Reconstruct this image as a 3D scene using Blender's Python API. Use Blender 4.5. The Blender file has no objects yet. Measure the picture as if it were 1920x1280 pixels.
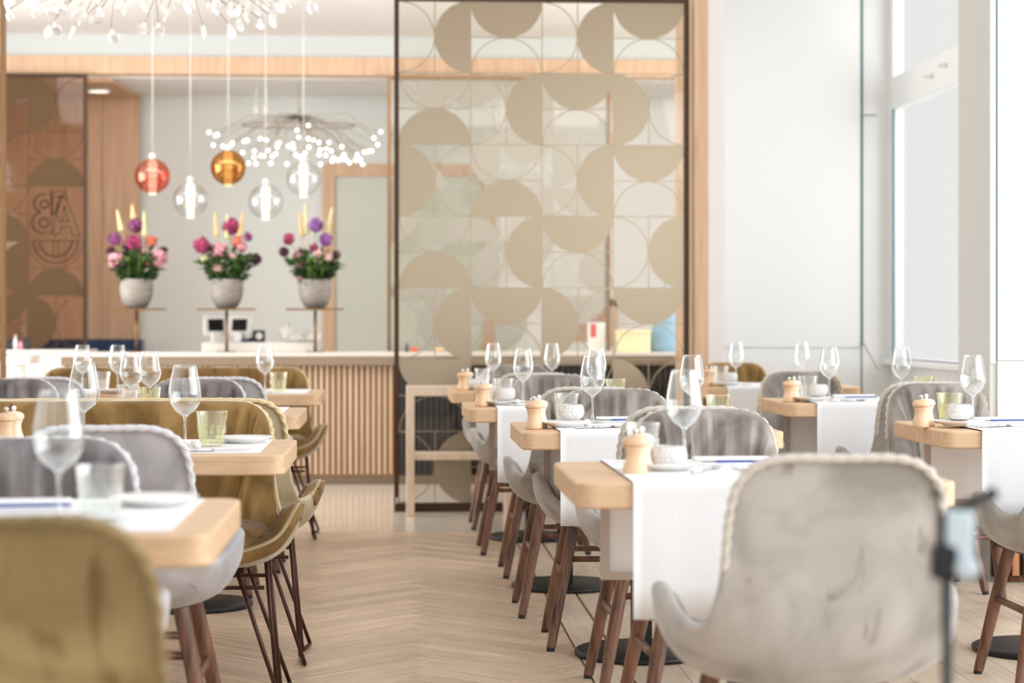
import bpy, math, random
from math import sin, cos, pi, atan, tan, sqrt, radians
from mathutils import Vector, Matrix
random.seed(7)
sc = bpy.context.scene
COL = sc.collection
# ------------------------------------------------------------------ camera
F = 3800.0; HC = 1.10; TH = atan(220.0 / F)
cam_d = bpy.data.cameras.new('camera'); cam = bpy.data.objects.new('camera', cam_d); COL.objects.link(cam)
cam.location = (0, 0, HC); cam.rotation_euler = (pi / 2, 0, -TH)
cam_d.sensor_width = 36; cam_d.lens = F / 1920 * 36; cam_d.shift_y = -40 / 1920.0
cam_d.clip_end = 200
cam_d.dof.use_dof = True; cam_d.dof.focus_distance = 6.5; cam_d.dof.aperture_fstop = 2.9
sc.camera = cam
# ------------------------------------------------------------------ world and light
w = bpy.data.worlds.new('world'); sc.world = w; w.use_nodes = True
bg = w.node_tree.nodes['Background']; bg.inputs[0].default_value = (1.0, 1.0, 0.985, 1); bg.inputs[1].default_value = 0.73

def area(name, loc, target, sx, sy, power, col=(1, 1, 1)):
    l = bpy.data.lights.new(name, 'AREA'); l.shape = 'RECTANGLE'; l.size = sx; l.size_y = sy; l.energy = power; l.color = col
    o = bpy.data.objects.new(name, l); COL.objects.link(o); o.location = loc
    o.rotation_euler = (Vector(target) - Vector(loc)).to_track_quat('-Z', 'Y').to_euler()
    return o
area('daylight_side_window', (4.4, 4.1, 2.0), (-1.0, 6.0, 0.6), 6.6, 3.2, 245, (0.95, 0.98, 1.0))
area('daylight_far_window', (3.9, 11.0, 2.2), (-0.5, 11.3, 1.0), 3.6, 2.8, 60, (0.96, 0.99, 1.0))
area('added_rear_fill', (0.0, -3.5, 2.2), (0.2, 8.0, 1.0), 9.0, 3.4, 150, (0.98, 0.99, 1.0))  # added light behind the camera to brighten the room, no window seen there
area('added_lounge_fill', (-4.4, 12.0, 1.8), (0.5, 13.5, 2.3), 4.0, 2.4, 210, (1.0, 0.99, 0.98))  # added fill from the left, lifts the bar side and the ceiling
area('added_back_wall_fill', (0.0, 12.6, 3.22), (0.0, 17.0, 1.0), 6.0, 0.8, 75, (1.0, 0.99, 0.97))  # unseen added light above the view, aimed at the back wall
area('added_back_room_fill', (3.0, 14.0, 1.9), (-0.6, 16.2, 1.8), 2.2, 2.4, 75, (0.98, 0.99, 1.0))  # added light hidden behind the right wall panel, brightens the back room
area('added_overhead_fill', (0.0, 7.0, 3.2), (0.0, 7.0, 0.0), 5.0, 9.0, 35, (1.0, 0.98, 0.96))  # added soft overhead light standing in for ceiling bounce
sc.view_settings.view_transform = 'Standard'; sc.view_settings.look = 'None'
sc.view_settings.exposure = 0.17; sc.view_settings.gamma = 1.0; sc.view_settings.use_curve_mapping = False
sc.cycles.max_bounces = 12; sc.cycles.transparent_max_bounces = 40; sc.cycles.diffuse_bounces = 5
sc.cycles.glossy_bounces = 4; sc.cycles.use_denoising = True
sc.cycles.caustics_reflective = False; sc.cycles.caustics_refractive = False

# ------------------------------------------------------------------ placement helpers (room: x right, y away along the aisle)
def W(px, py, d):
    return Vector((d * sin(TH) + (px - 960) / F * d * cos(TH), d * cos(TH) - (px - 960) / F * d * sin(TH), HC - (py - 600) / F * d))
def YD(X, d): return (d - X * sin(TH)) / cos(TH)
def PX(px, Y): return Y * tan(TH + atan((px - 960) / F))
def PZ(px, py, Y):
    X = PX(px, Y); d = X * sin(TH) + Y * cos(TH); return HC - (py - 600) / F * d
def YX(px, X): return X / tan(TH + atan((px - 960) / F))
def ZX(px, py, X):
    Y = YX(px, X); d = X * sin(TH) + Y * cos(TH); return HC - (py - 600) / F * d

# ------------------------------------------------------------------ materials
def srgb(c):
    return tuple(((x / 255.0 + 0.055) / 1.055) ** 2.4 if x > 10 else x / 255.0 / 12.92 for x in c) + (1,)
def newmat(name):
    m = bpy.data.materials.new(name); m.use_nodes = True
    return m, m.node_tree.nodes, m.node_tree.links, m.node_tree.nodes['Principled BSDF']
def solid(name, c, rough=0.5, metal=0.0, bump=0.0, scale=60, sheen=0.0, spec=0.5):
    m, n, l, b = newmat(name)
    b.inputs['Base Color'].default_value = srgb(c); b.inputs['Roughness'].default_value = rough; b.inputs['Metallic'].default_value = metal
    b.inputs['Specular IOR Level'].default_value = spec
    if sheen: b.inputs['Sheen Weight'].default_value = sheen; b.inputs['Sheen Roughness'].default_value = 0.4
    if bump:
        t = n.new('ShaderNodeTexCoord'); z = n.new('ShaderNodeTexNoise'); z.inputs['Scale'].default_value = scale
        u = n.new('ShaderNodeBump'); u.inputs['Strength'].default_value = bump; u.inputs['Distance'].default_value = 0.01
        l.new(t.outputs['Object'], z.inputs['Vector']); l.new(z.outputs[0], u.inputs['Height']); l.new(u.outputs[0], b.inputs['Normal'])
    return m
def ramp(n, a, b, p0=0.3, p1=0.7):
    r = n.new('ShaderNodeValToRGB'); r.color_ramp.elements[0].color = srgb(a); r.color_ramp.elements[1].color = srgb(b)
    r.color_ramp.elements[0].position = p0; r.color_ramp.elements[1].position = p1; return r
def wood(name, a, b, stretch=(1, 14, 14), scale=3.0, rough=0.5, vary=0.0, bump=0.05):
    m, n, l, s = newmat(name)
    t = n.new('ShaderNodeTexCoord'); mp = n.new('ShaderNodeMapping'); mp.inputs['Scale'].default_value = stretch
    z = n.new('ShaderNodeTexNoise'); z.inputs['Scale'].default_value = scale; z.inputs['Detail'].default_value = 6; z.inputs['Distortion'].default_value = 0.6
    l.new(t.outputs['Object'], mp.inputs[0]); l.new(mp.outputs[0], z.inputs['Vector'])
    r = ramp(n, a, b); l.new(z.outputs[0], r.inputs[0]); out = r.outputs[0]
    if vary:
        g = n.new('ShaderNodeNewGeometry'); o = n.new('ShaderNodeObjectInfo')
        ad = n.new('ShaderNodeMath'); ad.operation = 'ADD'; l.new(g.outputs['Random Per Island'], ad.inputs[0]); l.new(o.outputs['Random'], ad.inputs[1])
        fr = n.new('ShaderNodeMath'); fr.operation = 'FRACT'; l.new(ad.outputs[0], fr.inputs[0])
        mr = n.new('ShaderNodeMapRange'); mr.inputs['To Min'].default_value = 1 - vary; mr.inputs['To Max'].default_value = 1 + vary; l.new(fr.outputs[0], mr.inputs[0])
        h = n.new('ShaderNodeHueSaturation'); l.new(mr.outputs[0], h.inputs['Value']); l.new(out, h.inputs['Color']); out = h.outputs[0]
        ml = n.new('ShaderNodeMath'); ml.operation = 'MULTIPLY'; ml.inputs[1].default_value = 37.0; l.new(fr.outputs[0], ml.inputs[0])
        l.new(ml.outputs[0], mp.inputs['Location'])
    l.new(out, s.inputs['Base Color']); s.inputs['Roughness'].default_value = rough
    u = n.new('ShaderNodeBump'); u.inputs['Strength'].default_value = bump; u.inputs['Distance'].default_value = 0.005
    l.new(z.outputs[0], u.inputs['Height']); l.new(u.outputs[0], s.inputs['Normal'])
    return m
def velvet(name, a, b, dark=None, scale=5.0, sheen=0.35):
    m, n, l, s = newmat(name)
    t = n.new('ShaderNodeTexCoord'); z = n.new('ShaderNodeTexNoise'); z.inputs['Scale'].default_value = scale; z.inputs['Detail'].default_value = 5; z.inputs['Distortion'].default_value = 0.8
    o = n.new('ShaderNodeObjectInfo'); ad = n.new('ShaderNodeVectorMath'); ad.operation = 'ADD'
    cx = n.new('ShaderNodeCombineXYZ'); ml = n.new('ShaderNodeMath'); ml.operation = 'MULTIPLY'; ml.inputs[1].default_value = 50
    l.new(o.outputs['Random'], ml.inputs[0]); l.new(ml.outputs[0], cx.inputs[0]); l.new(t.outputs['Object'], ad.inputs[0]); l.new(cx.outputs[0], ad.inputs[1])
    l.new(ad.outputs[0], z.inputs['Vector'])
    r = ramp(n, a, b, 0.38, 0.60); l.new(z.outputs[0], r.inputs[0]); out = r.outputs[0]
    if dark:
        z2 = n.new('ShaderNodeTexNoise'); z2.inputs['Scale'].default_value = 9; z2.inputs['Detail'].default_value = 3; z2.inputs['Distortion'].default_value = 1.4
        mp = n.new('ShaderNodeMapping'); mp.inputs['Scale'].default_value = (1.5, 1, 0.45); l.new(ad.outputs[0], mp.inputs[0]); l.new(mp.outputs[0], z2.inputs['Vector'])
        r2 = n.new('ShaderNodeValToRGB'); r2.color_ramp.elements[0].position = 0.64; r2.color_ramp.elements[1].position = 0.76
        l.new(z2.outputs[0], r2.inputs[0])
        mx = n.new('ShaderNodeMix'); mx.data_type = 'RGBA'; l.new(r2.outputs[0], mx.inputs[0]); l.new(out, mx.inputs[6]); mx.inputs[7].default_value = srgb(dark); out = mx.outputs[2]
    l.new(out, s.inputs['Base Color']); s.inputs['Roughness'].default_value = 0.75; s.inputs['Specular IOR Level'].default_value = 0.2
    s.inputs['Sheen Weight'].default_value = sheen; s.inputs['Sheen Roughness'].default_value = 0.35
    fz = n.new('ShaderNodeTexNoise'); fz.inputs['Scale'].default_value = 400; l.new(t.outputs['Object'], fz.inputs['Vector'])
    u = n.new('ShaderNodeBump'); u.inputs['Strength'].default_value = 0.15; u.inputs['Distance'].default_value = 0.002
    l.new(fz.outputs[0], u.inputs['Height']); l.new(u.outputs[0], s.inputs['Normal'])
    return m
def glass(name, tint=(255, 255, 255), base=0.05, edge=0.6, rough=0.02, blend=0.35, gcol=(255, 255, 255)):
    """clear glass as a thin sheet: see-through face on, mirror-like at grazing angles"""
    m = bpy.data.materials.new(name); m.use_nodes = True; n = m.node_tree.nodes; l = m.node_tree.links; n.clear()
    o = n.new('ShaderNodeOutputMaterial'); mx = n.new('ShaderNodeMixShader'); t = n.new('ShaderNodeBsdfTransparent'); g = n.new('ShaderNodeBsdfGlossy')
    t.inputs[0].default_value = srgb(tint); g.inputs['Roughness'].default_value = rough; g.inputs['Color'].default_value = srgb(gcol)
    lw = n.new('ShaderNodeLayerWeight'); lw.inputs['Blend'].default_value = blend
    mr = n.new('ShaderNodeMapRange'); mr.inputs['To Min'].default_value = base; mr.inputs['To Max'].default_value = edge
    l.new(lw.outputs['Facing'], mr.inputs[0]); l.new(mr.outputs[0], mx.inputs[0]); l.new(t.outputs[0], mx.inputs[1]); l.new(g.outputs[0], mx.inputs[2]); l.new(mx.outputs[0], o.inputs[0])
    return m
def emit(name, c, s):
    m = bpy.data.materials.new(name); m.use_nodes = True; n = m.node_tree.nodes; l = m.node_tree.links; n.clear()
    o = n.new('ShaderNodeOutputMaterial'); e = n.new('ShaderNodeEmission'); e.inputs[0].default_value = srgb(c); e.inputs[1].default_value = s; l.new(e.outputs[0], o.inputs[0]); return m

M = {}
M['white_wall'] = solid('white_wall_paint', (232, 231, 229), 0.6)
M['white_panel'] = solid('white_wall_panel', (226, 226, 225), 0.45)
M['grey_wall'] = solid('cool_grey_wall', (222, 224, 221), 0.7)
M['portal_paint'] = solid('portal_paint', (200, 205, 204), 0.7)
M['ceiling'] = solid('ceiling_paint', (240, 238, 236), 0.8)
M['green_wall'] = solid('pale_green_grey_wall', (205, 207, 196), 0.7)
M['portal_wood'] = wood('portal_oak', (198, 160, 128), (222, 188, 156), (14, 14, 1), 2.0, 0.5)
M['wall_wood'] = wood('oak_wall_panel', (190, 152, 122), (212, 176, 146), (18, 18, 1), 1.6, 0.5)
M['oak'] = wood('pale_oak', (202, 164, 128), (228, 196, 160), (2, 16, 16), 3.0, 0.42)
M['oak_side'] = wood('pale_oak_frame', (214, 192, 170), (232, 212, 192), (10, 10, 2), 3.0, 0.45)
M['slat'] = wood('slat_wood', (206, 172, 142), (232, 204, 176), (20, 20, 1), 2.0, 0.5, 0.10)
M['slat_shaded'] = wood('shaded_slat_wood', (22, 16, 12), (46, 33, 24), (20, 20, 1), 2.0, 0.5, 0.10)  # same bar slats behind the glass screen, shade put into the colour
M['slat_back'] = solid('slat_backing_light', (172, 136, 108), 0.8)
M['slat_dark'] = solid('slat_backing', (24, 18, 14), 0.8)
M['plank'] = wood('herringbone_oak', (192, 168, 143), (230, 207, 182), (2, 22, 22), 2.4, 0.33, 0.13)
M['plank_pale'] = wood('straight_oak_boards', (206, 188, 166), (228, 212, 192), (22, 2, 22), 2.4, 0.33, 0.06)
M['tile'] = wood('glossy_pale_floor', (212, 200, 184), (228, 217, 202), (2, 12, 12), 2.0, 0.16)
M['joint'] = solid('floor_joint', (120, 92, 62), 0.8)
M['brass'] = solid('brass_inlay', (190, 150, 90), 0.35, 0.8)
M['walnut'] = wood('walnut', (66, 42, 31), (136, 94, 70), (14, 14, 1), 3.0, 0.38)
M['oak_brown'] = wood('brown_oak', (150, 94, 54), (188, 126, 80), (14, 14, 1), 3.0, 0.4)
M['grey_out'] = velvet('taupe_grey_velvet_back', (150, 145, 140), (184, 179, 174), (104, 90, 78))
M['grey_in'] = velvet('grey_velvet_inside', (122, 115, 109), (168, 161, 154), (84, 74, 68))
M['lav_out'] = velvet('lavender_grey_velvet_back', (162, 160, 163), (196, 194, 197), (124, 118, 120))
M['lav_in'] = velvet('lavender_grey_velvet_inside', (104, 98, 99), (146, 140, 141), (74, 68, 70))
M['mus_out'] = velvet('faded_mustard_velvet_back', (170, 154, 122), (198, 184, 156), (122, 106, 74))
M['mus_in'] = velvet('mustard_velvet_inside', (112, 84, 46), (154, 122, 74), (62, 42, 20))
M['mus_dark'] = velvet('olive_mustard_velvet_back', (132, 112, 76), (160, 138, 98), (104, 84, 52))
M['rope_grey'] = solid('grey_cord', (206, 198, 188), 0.8, sheen=0.3)
M['rope_mus'] = solid('straw_cord', (222, 200, 156), 0.8, sheen=0.3)
M['rope_lav'] = solid('pale_lavender_cord', (216, 214, 218), 0.8, sheen=0.3)
M['wire'] = solid('dark_bronze_wire', (74, 46, 38), 0.35, 0.5)
M['black'] = solid('black_metal', (28, 30, 32), 0.42, 0.3)
M['black_soft'] = solid('black_rubber', (22, 22, 22), 0.6)
M['linen'] = solid('white_linen', (240, 240, 242), 0.85, bump=0.25, scale=350, sheen=0.2)
M['hem'] = solid('taupe_linen_hem', (188, 174, 164), 0.85, bump=0.25, scale=350)
M['porcelain'] = solid('white_porcelain', (244, 243, 240), 0.18)
M['mill'] = wood('beech_wood', (214, 176, 138), (236, 204, 170), (8, 8, 2), 3.0, 0.35)
M['mill_pale'] = wood('pale_beech_wood', (238, 214, 186), (248, 230, 208), (8, 8, 2), 3.0, 0.35)
M['steel'] = solid('polished_steel', (215, 215, 215), 0.15, 1.0)
M['glass'] = glass('clear_wine_glass', (253, 254, 254), 0.03, 0.55)
M['tumbler'] = glass('clear_tumbler_glass', (254, 255, 254), 0.05, 0.6)
M['tumbler_green'] = glass('yellow_green_tumbler_glass', (252, 252, 238), 0.05, 0.6)
M['votive'] = None
M['bronze'] = solid('satin_bronze_frame', (140, 108, 74), 0.4, 0.7)
M['bronze_dark'] = solid('dark_bronze_frame', (70, 48, 30), 0.45, 0.5)
M['film'] = solid('bronze_film', (152, 138, 118), 0.30, 0.9)
M['film_pale'] = solid('pale_bronze_film', (168, 162, 150), 0.5, 0.1)
M['film_dark'] = solid('brown_film', (96, 74, 50), 0.65, 0.0, spec=0.15)
M['pane'] = glass('screen_pane_glass', (250, 249, 246), 0.015, 0.4, 0.02, 0.2)
M['pane_brown'] = glass('brown_tinted_glass', (246, 238, 232), 0.008, 0.4, 0.02, 0.2)
M['window_glass'] = glass('window_glass', (255, 255, 255), 0.0, 0.04, 0.02, 0.2)
M['teal'] = solid('teal_window_seal', (84, 128, 134), 0.5)
M['frame_white'] = solid('white_window_frame', (236, 237, 236), 0.4)
M['column_shaded'] = solid('column_shaded_paint', (206, 206, 202), 0.6)  # greyer than the front panels: shade of the side turned from the windows
M['line_grey'] = solid('grey_joint', (150, 158, 158), 0.6)
M['blue_pad'] = solid('navy_velvet', (28, 58, 92), 0.7, sheen=0.5)
M['blue_trim'] = solid('blue_stripe', (52, 84, 160), 0.6)
M['counter'] = solid('white_stone_counter', (238, 232, 224), 0.25)
M['counter_band'] = solid('brushed_steel_band', (164, 146, 126), 0.35, 0.6)
M['ceramic'] = wood('speckled_stoneware', (132, 126, 119), (172, 165, 158), (2, 2, 14), 4.0, 0.6)
M['green'] = solid('leaf_green', (62, 98, 44), 0.6)
M['green_dark'] = solid('dark_leaf_green', (38, 62, 34), 0.6)
M['green_pale'] = solid('pale_stem_green', (136, 168, 84), 0.6)
for k, c in dict(purple=(132, 58, 112), maroon=(70, 16, 40), pink=(228, 160, 172), coral=(226, 124, 96), violet=(140, 84, 158), magenta=(164, 52, 100), blush=(240, 198, 186), cream=(228, 224, 172), straw=(230, 202, 146)).items():
    M[k] = solid('petal_' + k, c, 0.7, sheen=0.3)
M['lamp'] = emit('lit_frosted_tube', (255, 246, 226), 1.6)
M['lamp_warm'] = emit('lit_amber_tube', (255, 226, 164), 1.5)
M['led'] = emit('lit_bulb', (255, 250, 240), 0.95)
M['led_far'] = emit('bright_far_bulb', (255, 250, 240), 5.0)
M['globe_red'] = glass('rose_glass', (232, 156, 142), 0.12, 0.55, 0.03, 0.4, (255, 190, 170))
M['globe_amber'] = glass('amber_glass', (200, 158, 116), 0.22, 0.7, 0.03, 0.4, (236, 180, 110))
M['globe_clear'] = glass('iridescent_clear_glass', (246, 246, 244), 0.05, 0.5, 0.03, 0.4, (236, 244, 252))
M['petal_lamp'] = glass('frosted_petal_disc', (250, 250, 250), 0.22, 0.5, 0.35, 0.4)
M['copper_wire'] = solid('thin_branch_wire', (176, 160, 144), 0.4, 0.6)
M['cord'] = solid('white_cord', (214, 214, 212), 0.8)
M['plastic'] = solid('white_plastic', (236, 234, 230), 0.35)
M['screen'] = solid('dark_screen', (16, 22, 24), 0.25)
M['navy_box'] = solid('navy_box', (38, 48, 62), 0.5)
M['blue_bag'] = solid('blue_bag', (128, 164, 190), 0.7)
M['yellow_box'] = solid('pale_yellow_card', (240, 226, 182), 0.7)
M['orange'] = solid('orange_glaze', (226, 110, 46), 0.5)
M['red'] = solid('red_card', (214, 84, 78), 0.6)
M['frosted'] = solid('frosted_pale_blue_plastic', (196, 210, 218), 0.4)
def votive_mat():
    m, n, l, b = newmat('crackled_white_glass')
    t = n.new('ShaderNodeTexCoord'); v = n.new('ShaderNodeTexVoronoi'); v.feature = 'DISTANCE_TO_EDGE'; v.inputs['Scale'].default_value = 95
    l.new(t.outputs['Object'], v.inputs['Vector']); r = ramp(n, (222, 219, 217), (250, 249, 248), 0.0, 0.12); l.new(v.outputs[0], r.inputs[0]); l.new(r.outputs[0], b.inputs['Base Color'])
    u = n.new('ShaderNodeBump'); u.inputs['Strength'].default_value = 0.7; u.inputs['Distance'].default_value = 0.004; l.new(v.outputs[0], u.inputs['Height']); l.new(u.outputs[0], b.inputs['Normal'])
    b.inputs['Roughness'].default_value = 0.12; b.inputs['Transmission Weight'].default_value = 0.25; return m
M['votive'] = votive_mat()

# ------------------------------------------------------------------ mesh helpers
class MB:
    def __init__(s): s.v = []; s.f = []
    def add(s, vs, fs):
        k = len(s.v); s.v += [tuple(p) for p in vs]; s.f += [tuple(i + k for i in f) for f in fs]; return s
    def box(s, a, b, rot=0.0):
        x0, y0, z0 = a; x1, y1, z1 = b
        vs = [(x0, y0, z0), (x1, y0, z0), (x1, y1, z0), (x0, y1, z0), (x0, y0, z1), (x1, y0, z1), (x1, y1, z1), (x0, y1, z1)]
        return s.add(vs, [(0, 3, 2, 1), (4, 5, 6, 7), (0, 1, 5, 4), (1, 2, 6, 5), (2, 3, 7, 6), (3, 0, 4, 7)])
    def prism(s, pts, z0, z1):
        n = len(pts); vs = [(p[0], p[1], z0) for p in pts] + [(p[0], p[1], z1) for p in pts]
        return s.add(vs, [tuple(range(n - 1, -1, -1)), tuple(range(n, 2 * n))] + [(i, (i + 1) % n, n + (i + 1) % n, n + i) for i in range(n)])
    def lathe(s, prof, seg=24, o=(0, 0, 0), close=False):
        n = len(prof); vs = []
        for r, z in prof:
            for k in range(seg):
                a = 2 * pi * k / seg; vs.append((o[0] + r * cos(a), o[1] + r * sin(a), o[2] + z))
        fs = []
        for i in range(n - 1 if not close else n):
            j = (i + 1) % n
            for k in range(seg): fs.append((i * seg + k, i * seg + (k + 1) % seg, j * seg + (k + 1) % seg, j * seg + k))
        if not close:
            if prof[0][0] > 1e-6: fs.append(tuple(range(seg - 1, -1, -1)))
            if prof[-1][0] > 1e-6: fs.append(tuple((n - 1) * seg + k for k in range(seg)))
        return s.add(vs, fs)
    def tube(s, pts, r, seg=8, closed=False, radii=None):
        pts = [Vector(p) for p in pts]; n = len(pts); vs = []; fs = []
        up = Vector((0, 0, 1)); prev = None
        for i in range(n):
            t = (pts[(i + 1) % n] - pts[i - 1]) if closed else (pts[min(i + 1, n - 1)] - pts[max(i - 1, 0)])
            if t.length < 1e-9: t = Vector((0, 0, 1))
            t.normalize()
            if prev is None: a = t.cross(up if abs(t.z) < 0.9 else Vector((1, 0, 0))).normalized()
            else: a = (prev - t * prev.dot(t)).normalized()
            prev = a; b = t.cross(a); rr = radii[i] if radii else r
            for k in range(seg):
                q = 2 * pi * k / seg; vs.append(pts[i] + a * cos(q) * rr + b * sin(q) * rr)
        m = n if closed else n - 1
        for i in range(m):
            j = (i + 1) % n
            for k in range(seg): fs.append((i * seg + k, i * seg + (k + 1) % seg, j * seg + (k + 1) % seg, j * seg + k))
        if not closed: fs += [tuple(range(seg - 1, -1, -1)), tuple((n - 1) * seg + k for k in range(seg))]
        return s.add(vs, fs)
    def ball(s, c, r, nu=12, nv=8, sz=1.0):
        prof = [(max(1e-7, r * sin(pi * i / nv)), -r * sz * cos(pi * i / nv)) for i in range(nv + 1)]
        return s.lathe(prof, nu, c)
    def build(s, name, mat, parent=None, smooth=False, bevel=0.0, seg=2):
        me = bpy.data.meshes.new(name); me.from_pydata(s.v, [], s.f); me.update()
        me.materials.append(mat)
        if smooth: me.polygons.foreach_set('use_smooth', [True] * len(me.polygons))
        o = bpy.data.objects.new(name, me); COL.objects.link(o)
        if parent: o.parent = parent
        if bevel:
            b = o.modifiers.new('bevel', 'BEVEL'); b.width = bevel; b.segments = seg; b.limit_method = 'ANGLE'; b.angle_limit = 0.6
            me.polygons.foreach_set('use_smooth', [True] * len(me.polygons)); me.set_sharp_from_angle(angle=0.9)
        return o
def autosmooth(o, a=0.7):
    o.data.set_sharp_from_angle(angle=a); return o
def tag(o, label=None, cat=None, group=None, kind=None):
    if label: o['label'] = label
    if cat: o['category'] = cat
    if group: o['group'] = group
    if kind: o['kind'] = kind
    return o
def thing(name, loc=(0, 0, 0), rz=0.0, label=None, cat=None, group=None):
    o = bpy.data.objects.new(name, None); COL.objects.link(o); o.location = loc; o.rotation_euler = (0, 0, rz); o.empty_display_size = 0.05
    return tag(o, label, cat, group)
KIDS = {}
def kids(o): return [c for c in bpy.data.objects if c.parent == o]
def copy_tree(o, parent=None, ch=None):
    if ch is None:
        ch = {}
        for c in bpy.data.objects:
            if c.parent: ch.setdefault(c.parent.name, []).append(c)
    c = o.copy(); COL.objects.link(c)
    if parent: c.parent = parent
    for k in ch.get(o.name, []): copy_tree(k, c, ch)
    return c
class Proto:
    """first place() uses the thing itself, later ones copies"""
    def __init__(s, o): s.o = o; s.used = False
    def place(s, loc, rz=0.0, label=None, group=None, cat=None):
        o = s.o if not s.used else copy_tree(s.o)
        s.used = True; o.location = loc; o.rotation_euler = (0, 0, rz); tag(o, label, cat, group); return o
def struct(name, mb, mat, parent=None, **k):
    o = mb.build(name, mat, parent, **k); o['kind'] = 'structure'; return o
def cr(p0, p1, p2, p3, t):
    return 0.5 * ((2 * p1) + (p2 - p0) * t + (2 * p0 - 5 * p1 + 4 * p2 - p3) * t * t + (3 * p1 - p0 - 3 * p2 + p3) * t ** 3)

# ================================================================== THE SETTING
BY = 15.5      # plane of the wooden portal behind the bar
WY = 16.9      # back wall
FZ = 3.26      # ceiling
# floor body
fl = struct('floor', MB().box((-4.2, -1, -0.12), (3.25, 17.2, -0.012)), M['joint'])
YF = YD(0, F * 1.1 / 398)    # where the herringbone ends
# herringbone
def clip(poly, f):
    out = []
    for i in range(len(poly)):
        a, b = poly[i - 1], poly[i]; fa, fb = f(a), f(b)
        if (fa >= 0) != (fb >= 0):
            t = fa / (fa - fb); out.append((a[0] + (b[0] - a[0]) * t, a[1] + (b[1] - a[1]) * t))
        if fb >= 0: out.append(b)
    return out
XL = 0.60
Lp, Wp, gap = 0.60, 0.09, 0.0012
polys = []
c45 = cos(pi / 4)
def rot(p): return ((p[0] - p[1]) * c45 - 0.30, (p[0] + p[1]) * c45)
for k in range(-5, 4):
    for n in range(-16, 190):
        for hv in (0, 1):
            ox, oy = n * Wp + k * Lp, n * Wp - k * Lp
            if hv == 0: r4 = (ox, oy, ox + Lp, oy + Wp)
            else: r4 = (ox - Wp, oy, ox, oy + Lp)
            q = [(r4[0] + gap, r4[1] + gap), (r4[2] - gap, r4[1] + gap), (r4[2] - gap, r4[3] - gap), (r4[0] + gap, r4[3] - gap)]
            q = [rot(p) for p in q]
            cy = sum(p[1] for p in q) / 4; cx = sum(p[0] for p in q) / 4
            if cy < -0.2 or cy > YF + 0.4 or cx < -3.3 or cx > XL + 0.4: continue
            for f in (lambda p: XL - p[0], lambda p: YF - p[1], lambda p: p[0] + 3.2, lambda p: p[1] + 0.1):
                q = clip(q, f)
                if len(q) < 3: break
            if len(q) < 3: continue
            cy = sum(p[1] for p in q) / len(q); cx = sum(p[0] for p in q) / len(q)
            polys.append((q, cx, cy, hv))
def inview(cx, cy):
    pxx = 960 + F * ((cx * cos(TH) - cy * sin(TH)) / (cx * sin(TH) + cy * cos(TH))); return cy > 6.0 and 60 < pxx < 1300
vis = sorted([p for p in polys if inview(p[1], p[2])], key=lambda p: p[2])
near, rest = vis[:290], vis[290:] + [p for p in polys if not inview(p[1], p[2])]
def plank_obj(q, cx, cy, ang, mat):
    # local frame: the board's own length along x, so the grain follows it
    ca, sa = cos(-ang), sin(-ang)
    lq = [((p[0] - cx) * ca - (p[1] - cy) * sa, (p[0] - cx) * sa + (p[1] - cy) * ca) for p in q]
    o = MB().prism(lq, -0.012, 0.0).build('plank', mat, fl); o.location = (cx, cy, 0); o.rotation_euler = (0, 0, ang); return o
for q, cx, cy, hv in near: plank_obj(q, cx, cy, pi / 4 if hv == 0 else 3 * pi / 4, M['plank'])
for hv in (0, 1):
    ang = pi / 4 if hv == 0 else 3 * pi / 4; ca, sa = cos(-ang), sin(-ang); mb = MB()
    for q, cx, cy, h2 in rest:
        if h2 == hv: mb.prism([(p[0] * ca - p[1] * sa, p[0] * sa + p[1] * ca) for p in q], -0.012, 0.0)
    o = mb.build('plank_field', M['plank'], fl); o.rotation_euler = (0, 0, ang); tag(o, kind='stuff')
# border board, brass inlays and straight boards to the right
def board(x0, x1, y0, y1, m, name='plank'):
    o = MB().box((-(x1 - x0) / 2 + gap, -(y1 - y0) / 2 + gap, -0.012), ((x1 - x0) / 2 - gap, (y1 - y0) / 2 - gap, 0)).build(name, m, fl)
    o.location = ((x0 + x1) / 2, (y0 + y1) / 2, 0)
for i in range(6): board(XL + 0.007, XL + 0.125, -0.1 + i * (YF + .1) / 6, -0.1 + (i + 1) * (YF + .1) / 6, M['plank_pale'])
board(XL, XL + 0.006, -0.1, YF, M['brass'], 'inlay_strip'); board(XL + 0.126, XL + 0.132, -0.1, YF, M['brass'], 'inlay_strip')
x = XL + 0.133; i = 0
while x < 3.2:
    y = -0.1 - (i * 0.77) % 1.9
    while y < YF:
        y2 = min(y + 1.9, YF)
        if y2 > 3.0: board(x, x + 0.17, max(y, -0.1), y2, M['plank_pale'])
        y += 1.9
    x += 0.17; i += 1
# glossy pale floor in front of the bar, long boards across
y = YF + 0.004
i = 0
while y < 17.0:
    for x0 in (-4.1, -1.4, 1.3):
        board(x0 + 0.35 * (i % 3), min(3.25, x0 + 2.7 + 0.35 * (i % 3)), y, y + 0.42, M['tile'], 'floor_slab')
    y += 0.42; i += 1

# ceiling
struct('ceiling', MB().box((-4.2, 6.0, FZ), (3.25, BY, FZ + 0.1)), M['ceiling'])
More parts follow.
